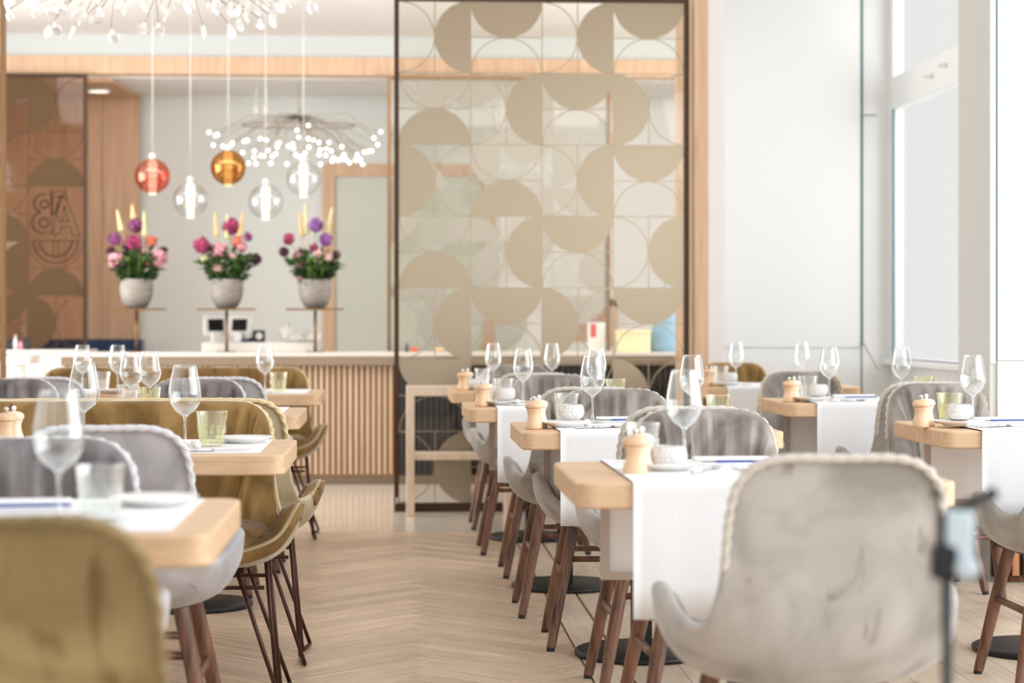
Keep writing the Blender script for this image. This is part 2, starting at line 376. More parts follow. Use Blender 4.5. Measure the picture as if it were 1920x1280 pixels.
# portal wall
beam_b, beam_t = PZ(400, 140, BY), PZ(400, 107, BY)
pw = struct('wall_portal', MB().box((-4.2, BY, beam_t), (3.25, BY + 0.12, FZ + 0.1)), M['portal_paint'])
b = struct('trim_1', MB().box((-4.2, BY - 0.03, beam_b), (3.25, BY + 0.15, beam_t)), M['portal_wood'])
b.rotation_euler = (0, 0, 0)
struct('ceiling_back_room', MB().box((-4.2, BY + 0.15, beam_b - 0.01), (3.25, WY + 0.1, beam_b + 0.08)), M['ceiling'])
struct('wall_back', MB().box((-4.2, WY, -0.01), (3.25, WY + 0.12, 3.2)), M['grey_wall'])
struct('wall_left', MB().box((-4.2, -1, 0), (-4.08, 9.2, FZ)).box((-4.2, 13.8, 0), (-4.08, 17.0, FZ)), M['white_wall'])
# oak box around the niche at the left: side soffit and wall panelling
sx = PX(212, BY + 0.15); sxb = PX(264, WY)
wz = beam_b - 0.012
oak_boards = struct('wall_oak_panelling', MB().box((-4.05, WY - 0.07, 0), (sxb, WY - 0.045, wz)), M['wall_wood'])
xx = sxb; k = 0
while xx > -3.4:
    x0 = xx - 0.30
    o = MB().box((x0 + 0.002, WY - 0.10, 0.0), (xx - 0.002, WY - 0.07, wz)).build('panel', M['wall_wood'], oak_boards); xx = x0
struct('trim_2', MB().add([(-4.05, BY + 0.16, wz - 0.03), (sx, BY + 0.16, wz - 0.03), (sxb, WY - 0.03, wz - 0.03), (-4.05, WY - 0.03, wz - 0.03),
                           (-4.05, BY + 0.16, wz), (sx, BY + 0.16, wz), (sxb, WY - 0.03, wz), (-4.05, WY - 0.03, wz)],
                          [(0, 3, 2, 1), (4, 5, 6, 7), (0, 1, 5, 4), (1, 2, 6, 5), (2, 3, 7, 6), (3, 0, 4, 7)]), M['wall_wood'])
# framed doorway on the back wall
dx0, dx1 = PX(605, WY), PX(627, WY); dz0, dz1 = PZ(620, 330, WY), PZ(620, 308, WY); dx2 = PX(905, WY)
d1 = struct('door_1', MB().box((dx1, WY - 0.02, 0), (dx2, WY - 0.004, dz0)), M['green_wall'])
MB().box((dx0, WY - 0.05, 0), (dx1, WY - 0.003, dz1)).build('door_frame', M['portal_wood'], d1)
MB().box((dx1, WY - 0.05, dz0), (dx2, WY - 0.003, dz1)).build('door_frame', M['portal_wood'], d1)
MB().box((dx2, WY - 0.05, 0), (dx2 + 0.1, WY - 0.003, dz1)).build('door_frame', M['portal_wood'], d1)
MB().box((dx2 + 0.1, WY - 0.02, 0), (3.05, WY - 0.003, 2.95)).build('panel', M['white_wall'], bpy.data.objects['wall_back'])
# window with white frame seen through the screen
wx0, wx1 = PX(1068, WY), PX(1150, WY)
w2 = struct('window_2', MB().box((wx0, WY - 0.03, PZ(1100, 640, WY)), (wx1, WY - 0.003, PZ(1100, 575, WY))), M['wall_wood'])
MB().box((wx0 - 0.2, WY - 0.08, PZ(1100, 574, WY)), (wx1 + 0.3, WY - 0.003, PZ(1100, 561, WY))).build('window_head', M['frame_white'], w2)
MB().box((wx1 - 0.05, WY - 0.08, 0.9), (wx1 + 0.03, WY - 0.003, PZ(1100, 560, WY))).build('window_frame', M['portal_wood'], w2)

# right side: oak jamb, white wall panels, reveal, window, column
SY = W(748, 0, 11.65).y                      # plane of the patterned screen
jx0, jx1, jx2 = PX(1298, SY), PX(1325, SY), PX(1357, SY)
struct('trim_3', MB().box((jx0 + 0.005, SY - 0.06, 0), (jx1, SY + 0.75, FZ)), M['portal_wood'])
struct('wall_jamb', MB().box((jx1, SY - 0.03, 0), (jx2, SY + 0.75, FZ)), M['white_wall'])
RY = 12.3; rx = PX(1616, RY); zj = PZ(1500, 652, RY)
wr = struct('wall_right', MB().box((jx2 - 0.05, RY + 0.01, 0), (rx + 0.25, RY + 0.15, FZ)), M['line_grey'])
x0 = jx2 - 0.03
for a_, b_ in ((jx2 - 0.03, rx - 0.012),):
    MB().box((a_, RY - 0.012, 0.02), (b_, RY + 0.01, zj - 0.002)).build('panel', M['white_panel'], wr)
    MB().box((a_, RY - 0.012, zj + 0.002), (b_, RY + 0.01, FZ)).build('panel', M['white_panel'], wr)
MB().box((rx - 0.006, RY - 0.016, zj + .02), (rx + 0.004, RY, FZ)).build('edge_strip', M['teal'], wr)
e0 = Vector((rx, RY - 0.02, PZ(1617, 642, RY))); e1 = W(1646, 691, 12.0)
MB().tube([e0, e1], 0.006, 6).build('edge_strip', M['line_grey'], wr)
MB().tube([Vector((rx, RY - 0.03, PZ(1617, 217, RY))), W(1642, 216, 12.2)], 0.006, 6).build('hinge_pin', M['line_grey'], wr)
VX = 3.05
yf, yn = YX(1652, VX), YX(1790, VX) - 1.6
sill, trb, trt = ZX(1659, 672, VX), ZX(1680, 205, VX), ZX(1664, 152, VX)
struct('wall_window_side', MB().box((VX, 9.1, 0), (VX + 0.2, yf, sill)).box((VX, yf, 0), (VX + 0.05, WY, FZ)).box((rx + .004, RY + 0.0, 0), (VX + 0.01, RY + 0.1, FZ)), M['white_wall'])
w1 = struct('window_1', MB().box((VX + 0.03, 9.1, sill), (VX + 0.036, yf, FZ)), M['window_glass'])
MB().box((VX - 0.02, YX(1680, VX), sill), (VX + 0.045, yf, FZ)).build('window_frame', M['frame_white'], w1, bevel=0.004)
MB().box((VX - 0.02, 9.1, trb), (VX + 0.05, YX(1681, VX), trt)).build('window_transom', M['frame_white'], w1, bevel=0.004)
MB().box((VX - 0.024, YX(1680, VX) - 0.02, sill), (VX - 0.012, YX(1680, VX), trb)).build('window_seal', M['teal'], w1)
MB().box((VX - 0.06, 9.1, sill - 0.03), (VX + 0.12, yf, sill)).build('window_sill', M['frame_white'], w1)
for p in ((1755, 142), (1782, 122)):
    a = Vector((VX - 0.02, YX(p[0], VX), ZX(p[0], p[1], VX))); MB().tube([a, a + Vector((-0.05, 0, 0))], 0.014, 10).build('window_fitting', M['frame_white'], w1, smooth=True)
CX = 2.52; CY0, CY1 = YX(1856, CX), YX(1797, CX)
zc = ZX(1856, 676, CX)
wc = struct('wall_column', MB().box((CX, CY0, 0), (4.2, CY1, FZ)), M['column_shaded'])
MB().box((CX + 0.03, CY0 - 0.014, zc + 0.002), (4.2, CY0, FZ)).build('panel', M['white_panel'], wc)
MB().box((CX + 0.03, CY0 - 0.014, 0.34), (4.2, CY0, zc - 0.002)).build('panel', M['white_panel'], wc)
MB().box((CX, CY0 - 0.010, zc - .01), (CX + 0.022, CY0, FZ)).build('edge_strip', M['frame_white'], wc)
MB().box((CX + 0.022, CY0 - 0.006, zc), (CX + 0.03, CY0, FZ)).build('edge_strip', M['teal'], wc)
# slatted radiator cover at the column's foot
rc = thing('radiator_cover', (0, 0, 0), 0, 'low brown slatted radiator cover at the foot of the white column', 'radiator cover')
MB().box((CX + 0.0, CY0 - 0.10, 0.02), (4.1, CY0 - 0.016, 0.32)).build('cover_body', M['slat_dark'], rc)
for i in range(30):
    xx = CX + 0.01 + i * 0.05; MB().box((xx, CY0 - 0.125, 0.03), (xx + 0.028, CY0 - 0.10, 0.33)).build('slat', M['oak_brown'], rc)
MB().box((CX - 0.01, CY0 - 0.13, 0.33), (4.1, CY0 - 0.016, 0.345)).build('cover_top', M['oak_brown'], rc)

# ================================================================== PATTERNED GLASS SCREENS
CELL = 0.4125
def halfdisc(side, r, n=28):
    ang = {'L': -90, 'R': 90, 'T': 180, 'B': 0}[side]
    return [(r * cos(radians(ang + 180 * i / n)), r * sin(radians(ang + 180 * i / n))) for i in range(n + 1)]
def build_screen(name, origin, ncol, nrow, cells, film, frame, pane, label, cell=CELL, fw=0.022, extra=0.03, mirror_line=0.006):
    """origin: lower left corner of the grid; the pane stands in the xz plane"""
    t = thing(name, origin, 0, label, 'glass screen')
    Wd, Hd = ncol * cell, nrow * cell
    MB().box((-fw * 0.5, 0.003, -0.0), (Wd + fw * 0.5, 0.009, Hd)).build('glass_pane', pane, t)
    z0 = -origin[2] + 0.0
    for a, b_ in (((-fw - 0.005, -0.02, z0), (-0.0, 0.03, Hd + fw)), ((Wd, -0.02, z0), (Wd + fw + 0.005, 0.03, Hd + fw)), ((0, -0.02, Hd), (Wd, 0.03, Hd + fw)), ((0, -0.02, z0), (Wd, 0.03, 0.0))):
        MB().box(a, b_).build('screen_frame', frame, t)
    # cell grid lines
    g = MB()
    for i in range(1, ncol): g.box((i * cell - mirror_line / 2, -0.002, 0), (i * cell + mirror_line / 2, 0.0015, Hd))
    for i in range(1, nrow): g.box((0, -0.002, i * cell - mirror_line / 2), (Wd, 0.0015, i * cell + mirror_line / 2))
    g.build('grid_line', film, t)
    cache = {}
    R = cell / 2
    for r in range(nrow):
        for c in range(ncol):
            s = cells[r][c]
            if s == '.': continue
            if s not in cache:
                off = {'L': (-R, 0), 'R': (R, 0), 'T': (0, R), 'B': (0, -R)}[s]
                hd = [(p[0] + off[0], p[1] + off[1]) for p in halfdisc(s, R * 1.01)]
                def xz(poly, y0, y1):
                    n = len(poly); vs = [(p[0], y0, p[1]) for p in poly] + [(p[0], y1, p[1]) for p in poly]
                    return vs, [tuple(range(n)), tuple(range(2 * n - 1, n - 1, -1))] + [(i, n + i, n + (i + 1) % n, (i + 1) % n) for i in range(n)]
                m1 = MB().add(*xz(hd, -0.001, 0.0015))
                o = {'L': 'R', 'R': 'L', 'T': 'B', 'B': 'T'}[s]; off2 = (-off[0], -off[1])
                arc = [(p[0] + off2[0], p[1] + off2[1]) for p in halfdisc(o, R)]; arc2 = [(p[0] + off2[0], p[1] + off2[1]) for p in halfdisc(o, R - mirror_line)]
                m2 = MB()
                for i in range(len(arc) - 1): m2.add(*xz([arc[i], arc[i + 1], arc2[i + 1], arc2[i]], -0.001, 0.0015))
                h = mirror_line / 2
                if s in 'LR': m2.add(*xz([(-h, -R), (h, -R), (h, R), (-h, R)], -0.0015, 0.001))
                else: m2.add(*xz([(-R, -h), (R, -h), (R, h), (-R, h)], -0.0015, 0.001))
                cache[s] = (m1, m2)
            m1, m2 = cache[s]
            if isinstance(m1, MB):
                a = m1.build('half_disc', film, t); b_ = m2.build('arc_line', film, t); cache[s] = (a.data, b_.data)
            else:
                a = bpy.data.objects.new('half_disc', m1); b_ = bpy.data.objects.new('arc_line', m2)
                for q in (a, b_): COL.objects.link(q); q.parent = t
            loc = ((c + 0.5) * cell, 0, Hd - (r + 0.5) * cell); a.location = loc; b_.location = loc
    return t
rows = ['RTRT', 'BRTL', 'LBRT', 'BRTR', 'RTLT', 'TRBL', 'RTLB']
ox = PX(748, SY); oz = PZ(748, 943, SY)
build_screen('patterned_glass_screen', (ox, SY, oz), 4, 7, rows, M['film'], M['bronze_dark'], M['pane'], 'tall glass screen with bronze half-circle pattern in front of the bar')
MB().box((-0.016, -0.024, 0.0), (-0.008, -0.02, 0.035)).build('latch', M['plastic'], bpy.data.objects['patterned_glass_screen'])
# its left-hand fellow: only the right stile shows at the picture's edge
build_screen('patterned_glass_screen', (PX(1, SY) - 4 * CELL, SY, oz), 4, 7, rows, M['film'], M['bronze'], M['pane'], 'glass screen whose bronze side post shows at the far left edge')
# bronze posts beside the main screen: (dark inner post at the right)
# screens in the portal behind the bar
c2 = 0.4115
ox2 = PX(733, BY - 0.06); oz2 = PZ(733, 149, BY - .06) - 7 * c2
build_screen('patterned_glass_screen', (ox2, BY - 0.08, oz2), 4, 7, rows, M['film_pale'], M['bronze'], M['pane'], 'glass screen with pale half-circles behind the bar, right of the doorway', c2)
rowsL = ['RTRTL', 'BRTLB', 'LBRB.', 'BRTRB', 'RTLTL', 'TRBLR', 'RTLBT']
ox3 = PX(157, BY - 0.06) - 5 * c2
sl = build_screen('patterned_glass_screen', (ox3, BY - 0.08, oz2), 5, 7, rowsL, M['film_dark'], M['bronze_dark'], M['pane_brown'], 'brown tinted glass screen with lettering at the left, behind the bar', c2)
# lettering in its fourth column: outlined, seen from behind (mirrored)
def strokes(name, segs, x0, z0, s, wd, parent, y=-0.004):
    m = MB()
    for pl in segs:
        for i in range(len(pl) - 1):
            (ax, az), (bx, bz) = pl[i], pl[i + 1]; dx, dz = bx - ax, bz - az; L = sqrt(dx * dx + dz * dz) or 1; nx, nz = -dz / L * wd / 2 / s, dx / L * wd / 2 / s
            ex, ez = dx / L * wd / 2 / s, dz / L * wd / 2 / s
            q = [(ax - ex + nx, az - ez + nz), (bx + ex + nx, bz + ez + nz), (bx + ex - nx, bz + ez - nz), (ax - ex - nx, az - ez - nz)]
            m.add([(x0 + p[0] * s, y, z0 + p[1] * s) for p in q] + [(x0 + p[0] * s, y + 0.005, z0 + p[1] * s) for p in q], [(0, 1, 2, 3), (7, 6, 5, 4), (0, 4, 5, 1), (1, 5, 6, 2), (2, 6, 7, 3), (3, 7, 4, 0)])
    return m.build(name, M['film_dark'], parent)
def arcp(cx, cz, r, a0, a1, n=12): return [(cx + r * cos(radians(a0 + (a1 - a0) * i / n)), cz + r * sin(radians(a0 + (a1 - a0) * i / n))) for i in range(n + 1)]
lx = 4 * c2; lz = 7 * c2 - 3 * c2
# letter B mirrored, outlined
Bo = [(0.42, 0.97), (0.22, 0.97)] + arcp(0.22, 0.74, 0.23, 90, 250)[1:] + [(0.13, 0.52)] + arcp(0.2, 0.26, 0.26, 110, 270)[1:] + [(0.42, 0.0), (0.42, 0.97)]
strokes('letter_b', [Bo, arcp(0.24, 0.72, 0.10, 0, 360), arcp(0.23, 0.26, 0.12, 0, 360)], lx + 0.05, lz + 0.06, 0.30, 0.012, sl)
Ao = [(0.60, 0.97), (0.78, 0.97), (1.12, 0.0), (0.95, 0.0), (0.88, 0.22), (0.66, 0.22), (0.64, 0.1), (0.52, 0.0), (0.46, 0.1), (0.60, 0.97)]
strokes('letter_a', [Ao, [(0.68, 0.36), (0.84, 0.36), (0.73, 0.72), (0.68, 0.36)]], lx + 0.05, lz + 0.04, 0.30, 0.012, sl)
strokes('letter_k', [[(0.36, 1.08), (0.68, 1.08), (0.5, 0.62), (0.36, 0.5), (0.36, 1.08)], [(0.44, 0.95), (0.60, 0.95), (0.48, 0.66)], [(0.46, 0.55), (0.56, 0.3)]], lx + 0.07, lz + 0.05, 0.30, 0.012, sl)
strokes('letter_d', [arcp(0.5, 1.0, 0.40, 180, 360, 20), arcp(0.5, 1.0, 0.29, 180, 360, 20), [(0.10, 1.0), (0.9, 1.0)], [(0.46, 1.0), (0.46, 0.72)], [(0.54, 1.0), (0.54, 0.72)]], lx + 0.0, lz - c2, 0.4115, 0.012, sl)

# ================================================================== THE BAR
BD = 13.55
bx0, bx1 = PX(116, BD), PX(1300, BD)
bt = PZ(500, 661, BD)
bar = thing('bar_counter', (bx0, BD, 0), 0, 'long bar counter with vertical wooden slats and a white stone top', 'bar')
Lb = bx1 - bx0
xs_ = PX(742, BD) - bx0
MB().box((0.0, 0.06, 0.06), (xs_, 0.60, bt - 0.02)).build('bar_body', M['slat_back'], bar)
MB().box((xs_, 0.06, 0.06), (Lb, 0.60, bt - 0.02)).build('bar_body', M['slat_dark'], bar)  # dark backing paints in the shade behind the screen
MB().box((0.03, 0.10, 0.0), (Lb, 0.55, 0.06)).build('toe_kick', M['counter_band'], bar)
MB().box((-0.01, -0.01, bt - 0.026), (Lb, 0.66, bt)).build('countertop', M['counter'], bar, bevel=0.003)
MB().box((-0.006, -0.004, bt - 0.085), (Lb, 0.06, bt - 0.027)).build('steel_band', M['counter_band'], bar)
sm = None; sm_shaded = None; nsl = int(Lb / 0.0385)
for i in range(nsl):
    if sm is None:
        sm = MB().box((0.0, 0.028, 0.07), (0.022, 0.06, bt - 0.085)).build('slat', M['slat'], bar, bevel=0.004); o = sm
    else:
        o = sm.copy(); COL.objects.link(o)
    o.location.x = 0.004 + i * 0.0385
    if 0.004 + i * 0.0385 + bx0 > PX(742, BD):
        if sm_shaded is None: sm_shaded = sm.data.copy(); sm_shaded.materials.clear(); sm_shaded.materials.append(M['slat_shaded'])
        o.data = sm_shaded
# back counter behind the bar
bc = tag(MB().box((-0.5, -0.12, 0.0), (1.32, 0.12, 0.03)).build('back_shelf', M['counter'], None, bevel=0.008), 'white raised shelf behind the bar under the two tablets', 'shelf')
SHY = BD + 0.42; sx0, sx1 = PX(382, SHY), PX(592, SHY); sh_t = PZ(480, 641, SHY)
bc.location = (0, 0, 0); bc.data.clear_geometry(); bc.data.from_pydata(*(lambda m: (m.v, [], m.f))(MB().box((sx0, SHY - 0.14, bt), (sx1, SHY + 0.14, sh_t))))
# stands with pots and bouquets
PRO_STAND = None
def make_stand(h):
    t = thing('display_stand', (0, 0, 0), 0, 'x', 'stand')
    MB().box((-0.19, -0.13, h - 0.012), (0.19, 0.13, h)).build('tray', M['bronze'], t, bevel=0.002)
    MB().tube([(0.0, 0, 0.006), (0.0, 0, h - 0.012)], 0.010, 10).build('post', M['bronze'], t, smooth=True)
    MB().box((-0.06, -0.05, 0), (0.06, 0.05, 0.008)).build('foot', M['bronze'], t)
    return t
STY = BD + 0.20
st_h = PZ(424, 578, STY) - bt
stand = Proto(make_stand(st_h))
pot_h = PZ(424, 521, STY) - PZ(424, 576, STY)
pr = 0.112
def make_pot():
    t = thing('stoneware_pot', (0, 0, 0), 0, 'x', 'plant pot')
    H = pot_h
    prof = [(0.001, 0), (0.055, 0.0), (0.075, 0.012), (0.100, H * 0.3), (0.1105, H * 0.55), (0.1105, H * 0.75), (0.104, H * 0.97), (0.100, H), (0.094, H), (0.093, H * 0.9), (0.001, H * 0.88)]
    MB().lathe(prof, 32).build('pot_body', M['ceramic'], t, smooth=True)
    MB().lathe([(0.1115, H * 0.62), (0.1130, H * 0.64), (0.1115, H * 0.66)], 32).build('ridge', M['ceramic'], t, smooth=True)
    return t
pot = Proto(make_pot())
def petalball(c, r, mat, parent, rnd, name='blossom', n=46, ax=None):
    m = MB()
    gold = pi * (3 - sqrt(5))
    for ring, (rr, cnt, tl) in enumerate(((1.0, n, 0.55), (0.72, n // 2, 0.5), (0.4, n // 4, 0.45))):
        for i in range(cnt):
            z = 1 - 2 * (i + 0.5) / cnt; q = sqrt(max(0, 1 - z * z)); a = gold * i + ring
            d = Vector((q * cos(a), q * sin(a), z)); p = Vector(c) + d * r * rr * rnd.uniform(0.82, 1.0)
            u = d.orthogonal().normalized(); u = Matrix.Rotation(rnd.uniform(0, 2 * pi), 3, d) @ u; v = d.cross(u)
            sz = r * tl * rnd.uniform(0.8, 1.15)
            tip = p + d * sz * 0.25
            m.add([p - u * sz * 0.55 - d * sz * 0.5, p - v * sz * 0.5 - d * sz * 0.1, tip + u * sz * 0.55, p + v * sz * 0.5 - d * sz * 0.1, p + d * sz * 0.12], [(0, 1, 4), (1, 2, 4), (2, 3, 4), (3, 0, 4)])
    m.ball(c, r * 0.55, 8, 6)
    return m.build(name, mat, parent, smooth=True)
def spike(p0, p1, mat, parent, rnd):
    p0, p1 = Vector(p0), Vector(p1); m = MB(); n = 24; ax = (p1 - p0)
    m.tube([p0 - ax * 1.0, p0, p1], 0.003, 5)
    for i in range(n):
        t = i / n; rr = 0.012 * (1 - t * 0.75)
        for k in range(4):
            a = 2 * pi * k / 4 + i * 0.9; c = p0 + ax * t + Vector((cos(a), sin(a), 0)) * rr
            m.ball(c, 0.0085 * (1 - t * 0.5), 6, 4)
    return m.build('flower_spike', mat, parent, smooth=True)
def leafmb(m, p, d, L, wd, rnd):
    d = d.normalized(); s = d.orthogonal().normalized(); s = Matrix.Rotation(rnd.uniform(0, 2 * pi), 3, d) @ s; nn = d.cross(s)
    a = p; b_ = p + d * L * 0.45 + nn * L * 0.08; c = p + d * L
    m.add([a, b_ + s * wd, c, b_ - s * wd, b_ - nn * wd * 0.3], [(0, 1, 4), (1, 2, 4), (2, 3, 4), (3, 0, 4)])
def bouquet(base, spec, spikes, label, seed, scale=1.0):
    """spec: list of (px offset x, px offset z above pot rim in photo px, radius px, colour)"""
    rnd = random.Random(seed); t = thing('flower_bouquet', base, 0, label, 'flowers')
    k = BD / F * 1.01
    leaves = MB(); leaves_d = MB()
    for i in range(440):
        a = rnd.uniform(0, 2 * pi); sp = rnd.uniform(0.1, 1.0) ** 0.7; h = rnd.uniform(0.0, 0.22) * (1.0 - 0.25 * sp)
        p = Vector((cos(a) * sp * (0.075 + h * 0.58), sin(a) * sp * (0.06 + h * 0.35), h - 0.005 - 0.02 * sp))
        d = Vector((cos(a) * sp, sin(a) * sp, rnd.uniform(-0.2, 0.9)))
        leafmb(leaves if rnd.random() < 0.6 else leaves_d, p, d, rnd.uniform(0.04, 0.085), rnd.uniform(0.008, 0.018), rnd)
    tag(leaves.build('foliage', M['green'], t), kind='stuff', label='mid-green leaves'); tag(leaves_d.build('foliage', M['green_dark'], t), kind='stuff', label='dark green leaves')
    stems = MB()
    for (dx, dz, r, c) in spec:
        q = Vector((dx * k, rnd.uniform(-0.07, 0.03), dz * k)); stems.tube([(dx * k * 0.15, 0, -0.02), (q.x * 0.6, q.y * 0.5, q.z * 0.5), tuple(q)], 0.003, 5)
        petalball(q, r * k, M[c], t, rnd, n=60 if r > 12 else 36)
    for i in range(9):
        a = rnd.uniform(0, 2 * pi); stems.tube([(0.05 * cos(a), -0.05, -0.02), (0.06 * cos(a), -0.07, 0.16)], 0.005, 5)
    stems.build('stems', M['green_pale'], t, smooth=True)
    for (x0, z0, x1, z1, c) in spikes: spike((x0 * k, 0.0, z0 * k), (x1 * k, 0.0, z1 * k), M[c], t, rnd)
    return t
spots = [(258, 'left'), (425, 'middle'), (591, 'right')]
specs = [
    ([(-2, 103, 14, 'purple'), (-38, 77, 13, 'purple'), (-4, 70, 16, 'magenta'), (28, 74, 12, 'coral'), (-47, 55, 9, 'maroon'), (50, 57, 8, 'maroon'), (-35, 38, 17, 'pink'), (42, 42, 17, 'pink'), (14, 56, 10, 'blush'), (4, 36, 9, 'blush'), (-14, 64, 11, 'maroon'), (20, 30, 8, 'coral')],
     [(-28, 95, -36, 132, 'cream'), (-6, 118, -8, 142, 'straw'), (14, 85, 14, 130, 'cream')]),
    ([(8, 102, 17, 'magenta'), (-46, 66, 16, 'magenta'), (-34, 62, 9, 'maroon'), (40, 82, 9, 'purple'), (-12, 55, 17, 'pink'), (20, 72, 12, 'coral'), (54, 40, 12, 'maroon'), (-23, 24, 8, 'blush'), (-12, 22, 8, 'blush'), (-40, 40, 7, 'cream'), (14, 45, 7, 'blush'), (30, 62, 10, 'pink')],
     [(-18, 85, -22, 128, 'straw'), (1, 80, 1, 125, 'cream'), (24, 85, 30, 128, 'straw')]),
    ([(2, 104, 14, 'violet'), (20, 77, 13, 'violet'), (-48, 78, 12, 'magenta'), (-58, 54, 10, 'maroon'), (38, 48, 10, 'maroon'), (-28, 46, 15, 'pink'), (-30, 30, 9, 'pink'), (-2, 62, 9, 'magenta'), (-26, 4, 9, 'pink'), (28, 44, 11, 'blush'), (6, 50, 8, 'blush')],
     [(-24, 85, -30, 130, 'straw'), (-16, 90, -20, 145, 'cream'), (22, 90, 32, 138, 'cream')])]
for (px, nm), (sp, sk) in zip(spots, specs):
    stx = PX(px if nm != 'left' else 256, STY)
    s_ = stand.place((stx, STY, bt), 0, 'thin bronze stand on the bar carrying the %s flower pot' % nm, 'flower stands on the bar')
    p_ = pot.place((stx, STY, bt + st_h), 0, {'left': 'grey stoneware pot on the left stand, nearest the oak panelling', 'middle': 'grey stoneware pot on the middle stand above the tablets', 'right': 'grey stoneware pot on the right stand, nearest the doorway'}[nm], 'stoneware pots on the bar stands')
    bouquet((stx, STY, bt + st_h + pot_h - 0.012), sp, sk, {'left': 'bouquet with orange and purple blooms in the left pot', 'middle': 'bouquet of pink and magenta blooms in the middle pot', 'right': 'bouquet topped by violet blooms in the right pot'}[nm], px)
# things behind the bar
def tablet(px, tilt, label):
    t = thing('tablet_terminal', (PX(px, SHY), SHY - 0.02, sh_t), tilt, label, 'tablet', 'tablet terminals on the bar shelf')
    a = MB().box((-0.085, -0.012, 0.045), (0.085, 0.006, 0.185)).build('casing', M['plastic'], t, bevel=0.012, seg=3); a.rotation_euler = (-0.25, 0, 0)
    b_ = MB().box((-0.052, -0.0165, 0.075), (0.052, -0.012, 0.158)).build('display', M['screen'], t); b_.rotation_euler = (-0.25, 0, 0)
    MB().box((-0.03, -0.02, 0.0), (0.03, 0.07, 0.07)).build('base', M['plastic'], t, bevel=0.006)
tablet(406, 0.25, 'white tablet with dark screen behind the bar, left of the post')
tablet(448, -0.25, 'white tablet with dark screen behind the bar, right of the post')
t = thing('card_box', (PX(486, SHY), SHY - 0.03, sh_t), 0.1, 'small navy box with a white disc beside the tablets', 'box')
MB().box((-0.042, -0.03, 0), (0.042, 0.05, 0.082)).build('casing', M['navy_box'], t, bevel=0.004)
m = MB().lathe([(0.001, 0), (0.024, 0), (0.024, 0.003), (0.001, 0.003)], 20).build('disc', M['plastic'], t); m.rotation_euler = (pi / 2, 0, 0); m.location = (0, -0.0305, 0.042)
t = thing('telephone', (PX(468, SHY), SHY - 0.08, sh_t), 0, 'dark curved handset between the right tablet and navy box', 'telephone')
MB().tube([(-0.05, 0, 0.012), (0.0, 0, 0.014), (0.03, 0, 0.03), (0.035, 0, 0.06)], 0.012, 8).build('handset', M['navy_box'], t, smooth=True)
MB().box((-0.055, -0.025, 0), (0.03, 0.03, 0.01)).build('cradle', M['navy_box'], t)
# pile of white paper bags at the right of the shelf
rnd = random.Random(3); t = thing('paper_bundle', (PX(560, SHY), SHY, sh_t), 0, 'crumpled pile of white paper on the bar shelf, left of the doorway', 'paper')
for i in range(7):
    m = MB(); ang = rnd.uniform(0, pi); cx_ = -0.10 + i * 0.035; hh = rnd.uniform(0.05, 0.14)
    pts = [Vector((cx_ + rnd.uniform(-.05, .05), rnd.uniform(-.06, .06), rnd.uniform(0.0, hh))) for _ in range(8)]
    m.ball((cx_, rnd.uniform(-0.03, 0.03), hh * 0.5), 0.045, 7, 5, hh * 0.5 / 0.045)
    m.v = [(v[0] + rnd.uniform(-.012, .012), v[1] + rnd.uniform(-.012, .012), max(0.0, v[2] + rnd.uniform(-.012, .012))) for v in m.v]
    m.build('sheet', M['plastic'], t)
# items seen through the screen, standing on the counter
def on_bar(px, d=0.25): return Vector((PX(px, BD + d), BD + d, bt))
t = thing('tote_bag', on_bar(1254), 0.1, 'pale blue soft bag standing on the bar behind the glass screen', 'bag')
m = MB(); prof = [(0.13, 0.07, 0.0), (0.14, 0.08, 0.05), (0.125, 0.07, 0.14), (0.09, 0.045, 0.24), (0.04, 0.03, 0.33), (0.02, 0.02, 0.40)]
vs = []; S = 16
for (a, b_, z) in prof:
    for k in range(S):
        q = 2 * pi * k / S; f_ = 1 + 0.06 * sin(3 * q + z * 20); vs.append((a * cos(q) * f_, b_ * sin(q) * f_, z))
m.add(vs, [(i * S + k, i * S + (k + 1) % S, (i + 1) * S + (k + 1) % S, (i + 1) * S + k) for i in range(len(prof) - 1) for k in range(S)] + [tuple(range(S - 1, -1, -1)), tuple((len(prof) - 1) * S + k for k in range(S))])
m.build('bag_body', M['blue_bag'], t, smooth=True)
MB().tube([(-0.02, 0, 0.39), (-0.03, 0, 0.45), (0.0, 0, 0.48), (0.03, 0, 0.45), (0.02, 0, 0.39)], 0.006, 6).build('handle', M['blue_bag'], t, smooth=True)
t = thing('cake_box', on_bar(1186), 0, 'pale yellow card box on the bar left of the blue bag', 'box')
MB().box((-0.11, -0.1, 0), (0.11, 0.1, 0.14)).build('box_body', M['yellow_box'], t, bevel=0.004); MB().box((-0.115, -0.105, 0.125), (0.115, 0.105, 0.15)).build('lid', M['yellow_box'], t, bevel=0.003)
t = thing('gift_bag', on_bar(1118), 0.2, 'white paper carrier with red print behind the glass screen', 'bag')
MB().box((-0.055, -0.03, 0), (0.055, 0.03, 0.20)).build('bag_body', M['plastic'], t, bevel=0.003); MB().box((-0.05, -0.032, 0.10), (-0.01, -0.0302, 0.19)).build('print', M['red'], t)
MB().tube([(-0.03, 0, 0.2), (-0.025, 0, 0.25), (0.025, 0, 0.25), (0.03, 0, 0.2)], 0.003, 6).build('handle', M['magenta'], t)
for px, c, lb in ((777, 'orange', 'small orange-red bowl on the bar, leftmost behind the glass screen'), (824, 'straw', 'small amber bowl on the bar right of the orange one')):
    t = tag(MB().lathe([(0.001, 0), (0.018, 0), (0.03, 0.02), (0.034, 0.032), (0.030, 0.032), (0.016, 0.008), (0.001, 0.007)], 20).build('bowl', M[c], None, smooth=True), lb, 'bowl'); t.location = on_bar(px, 0.2)
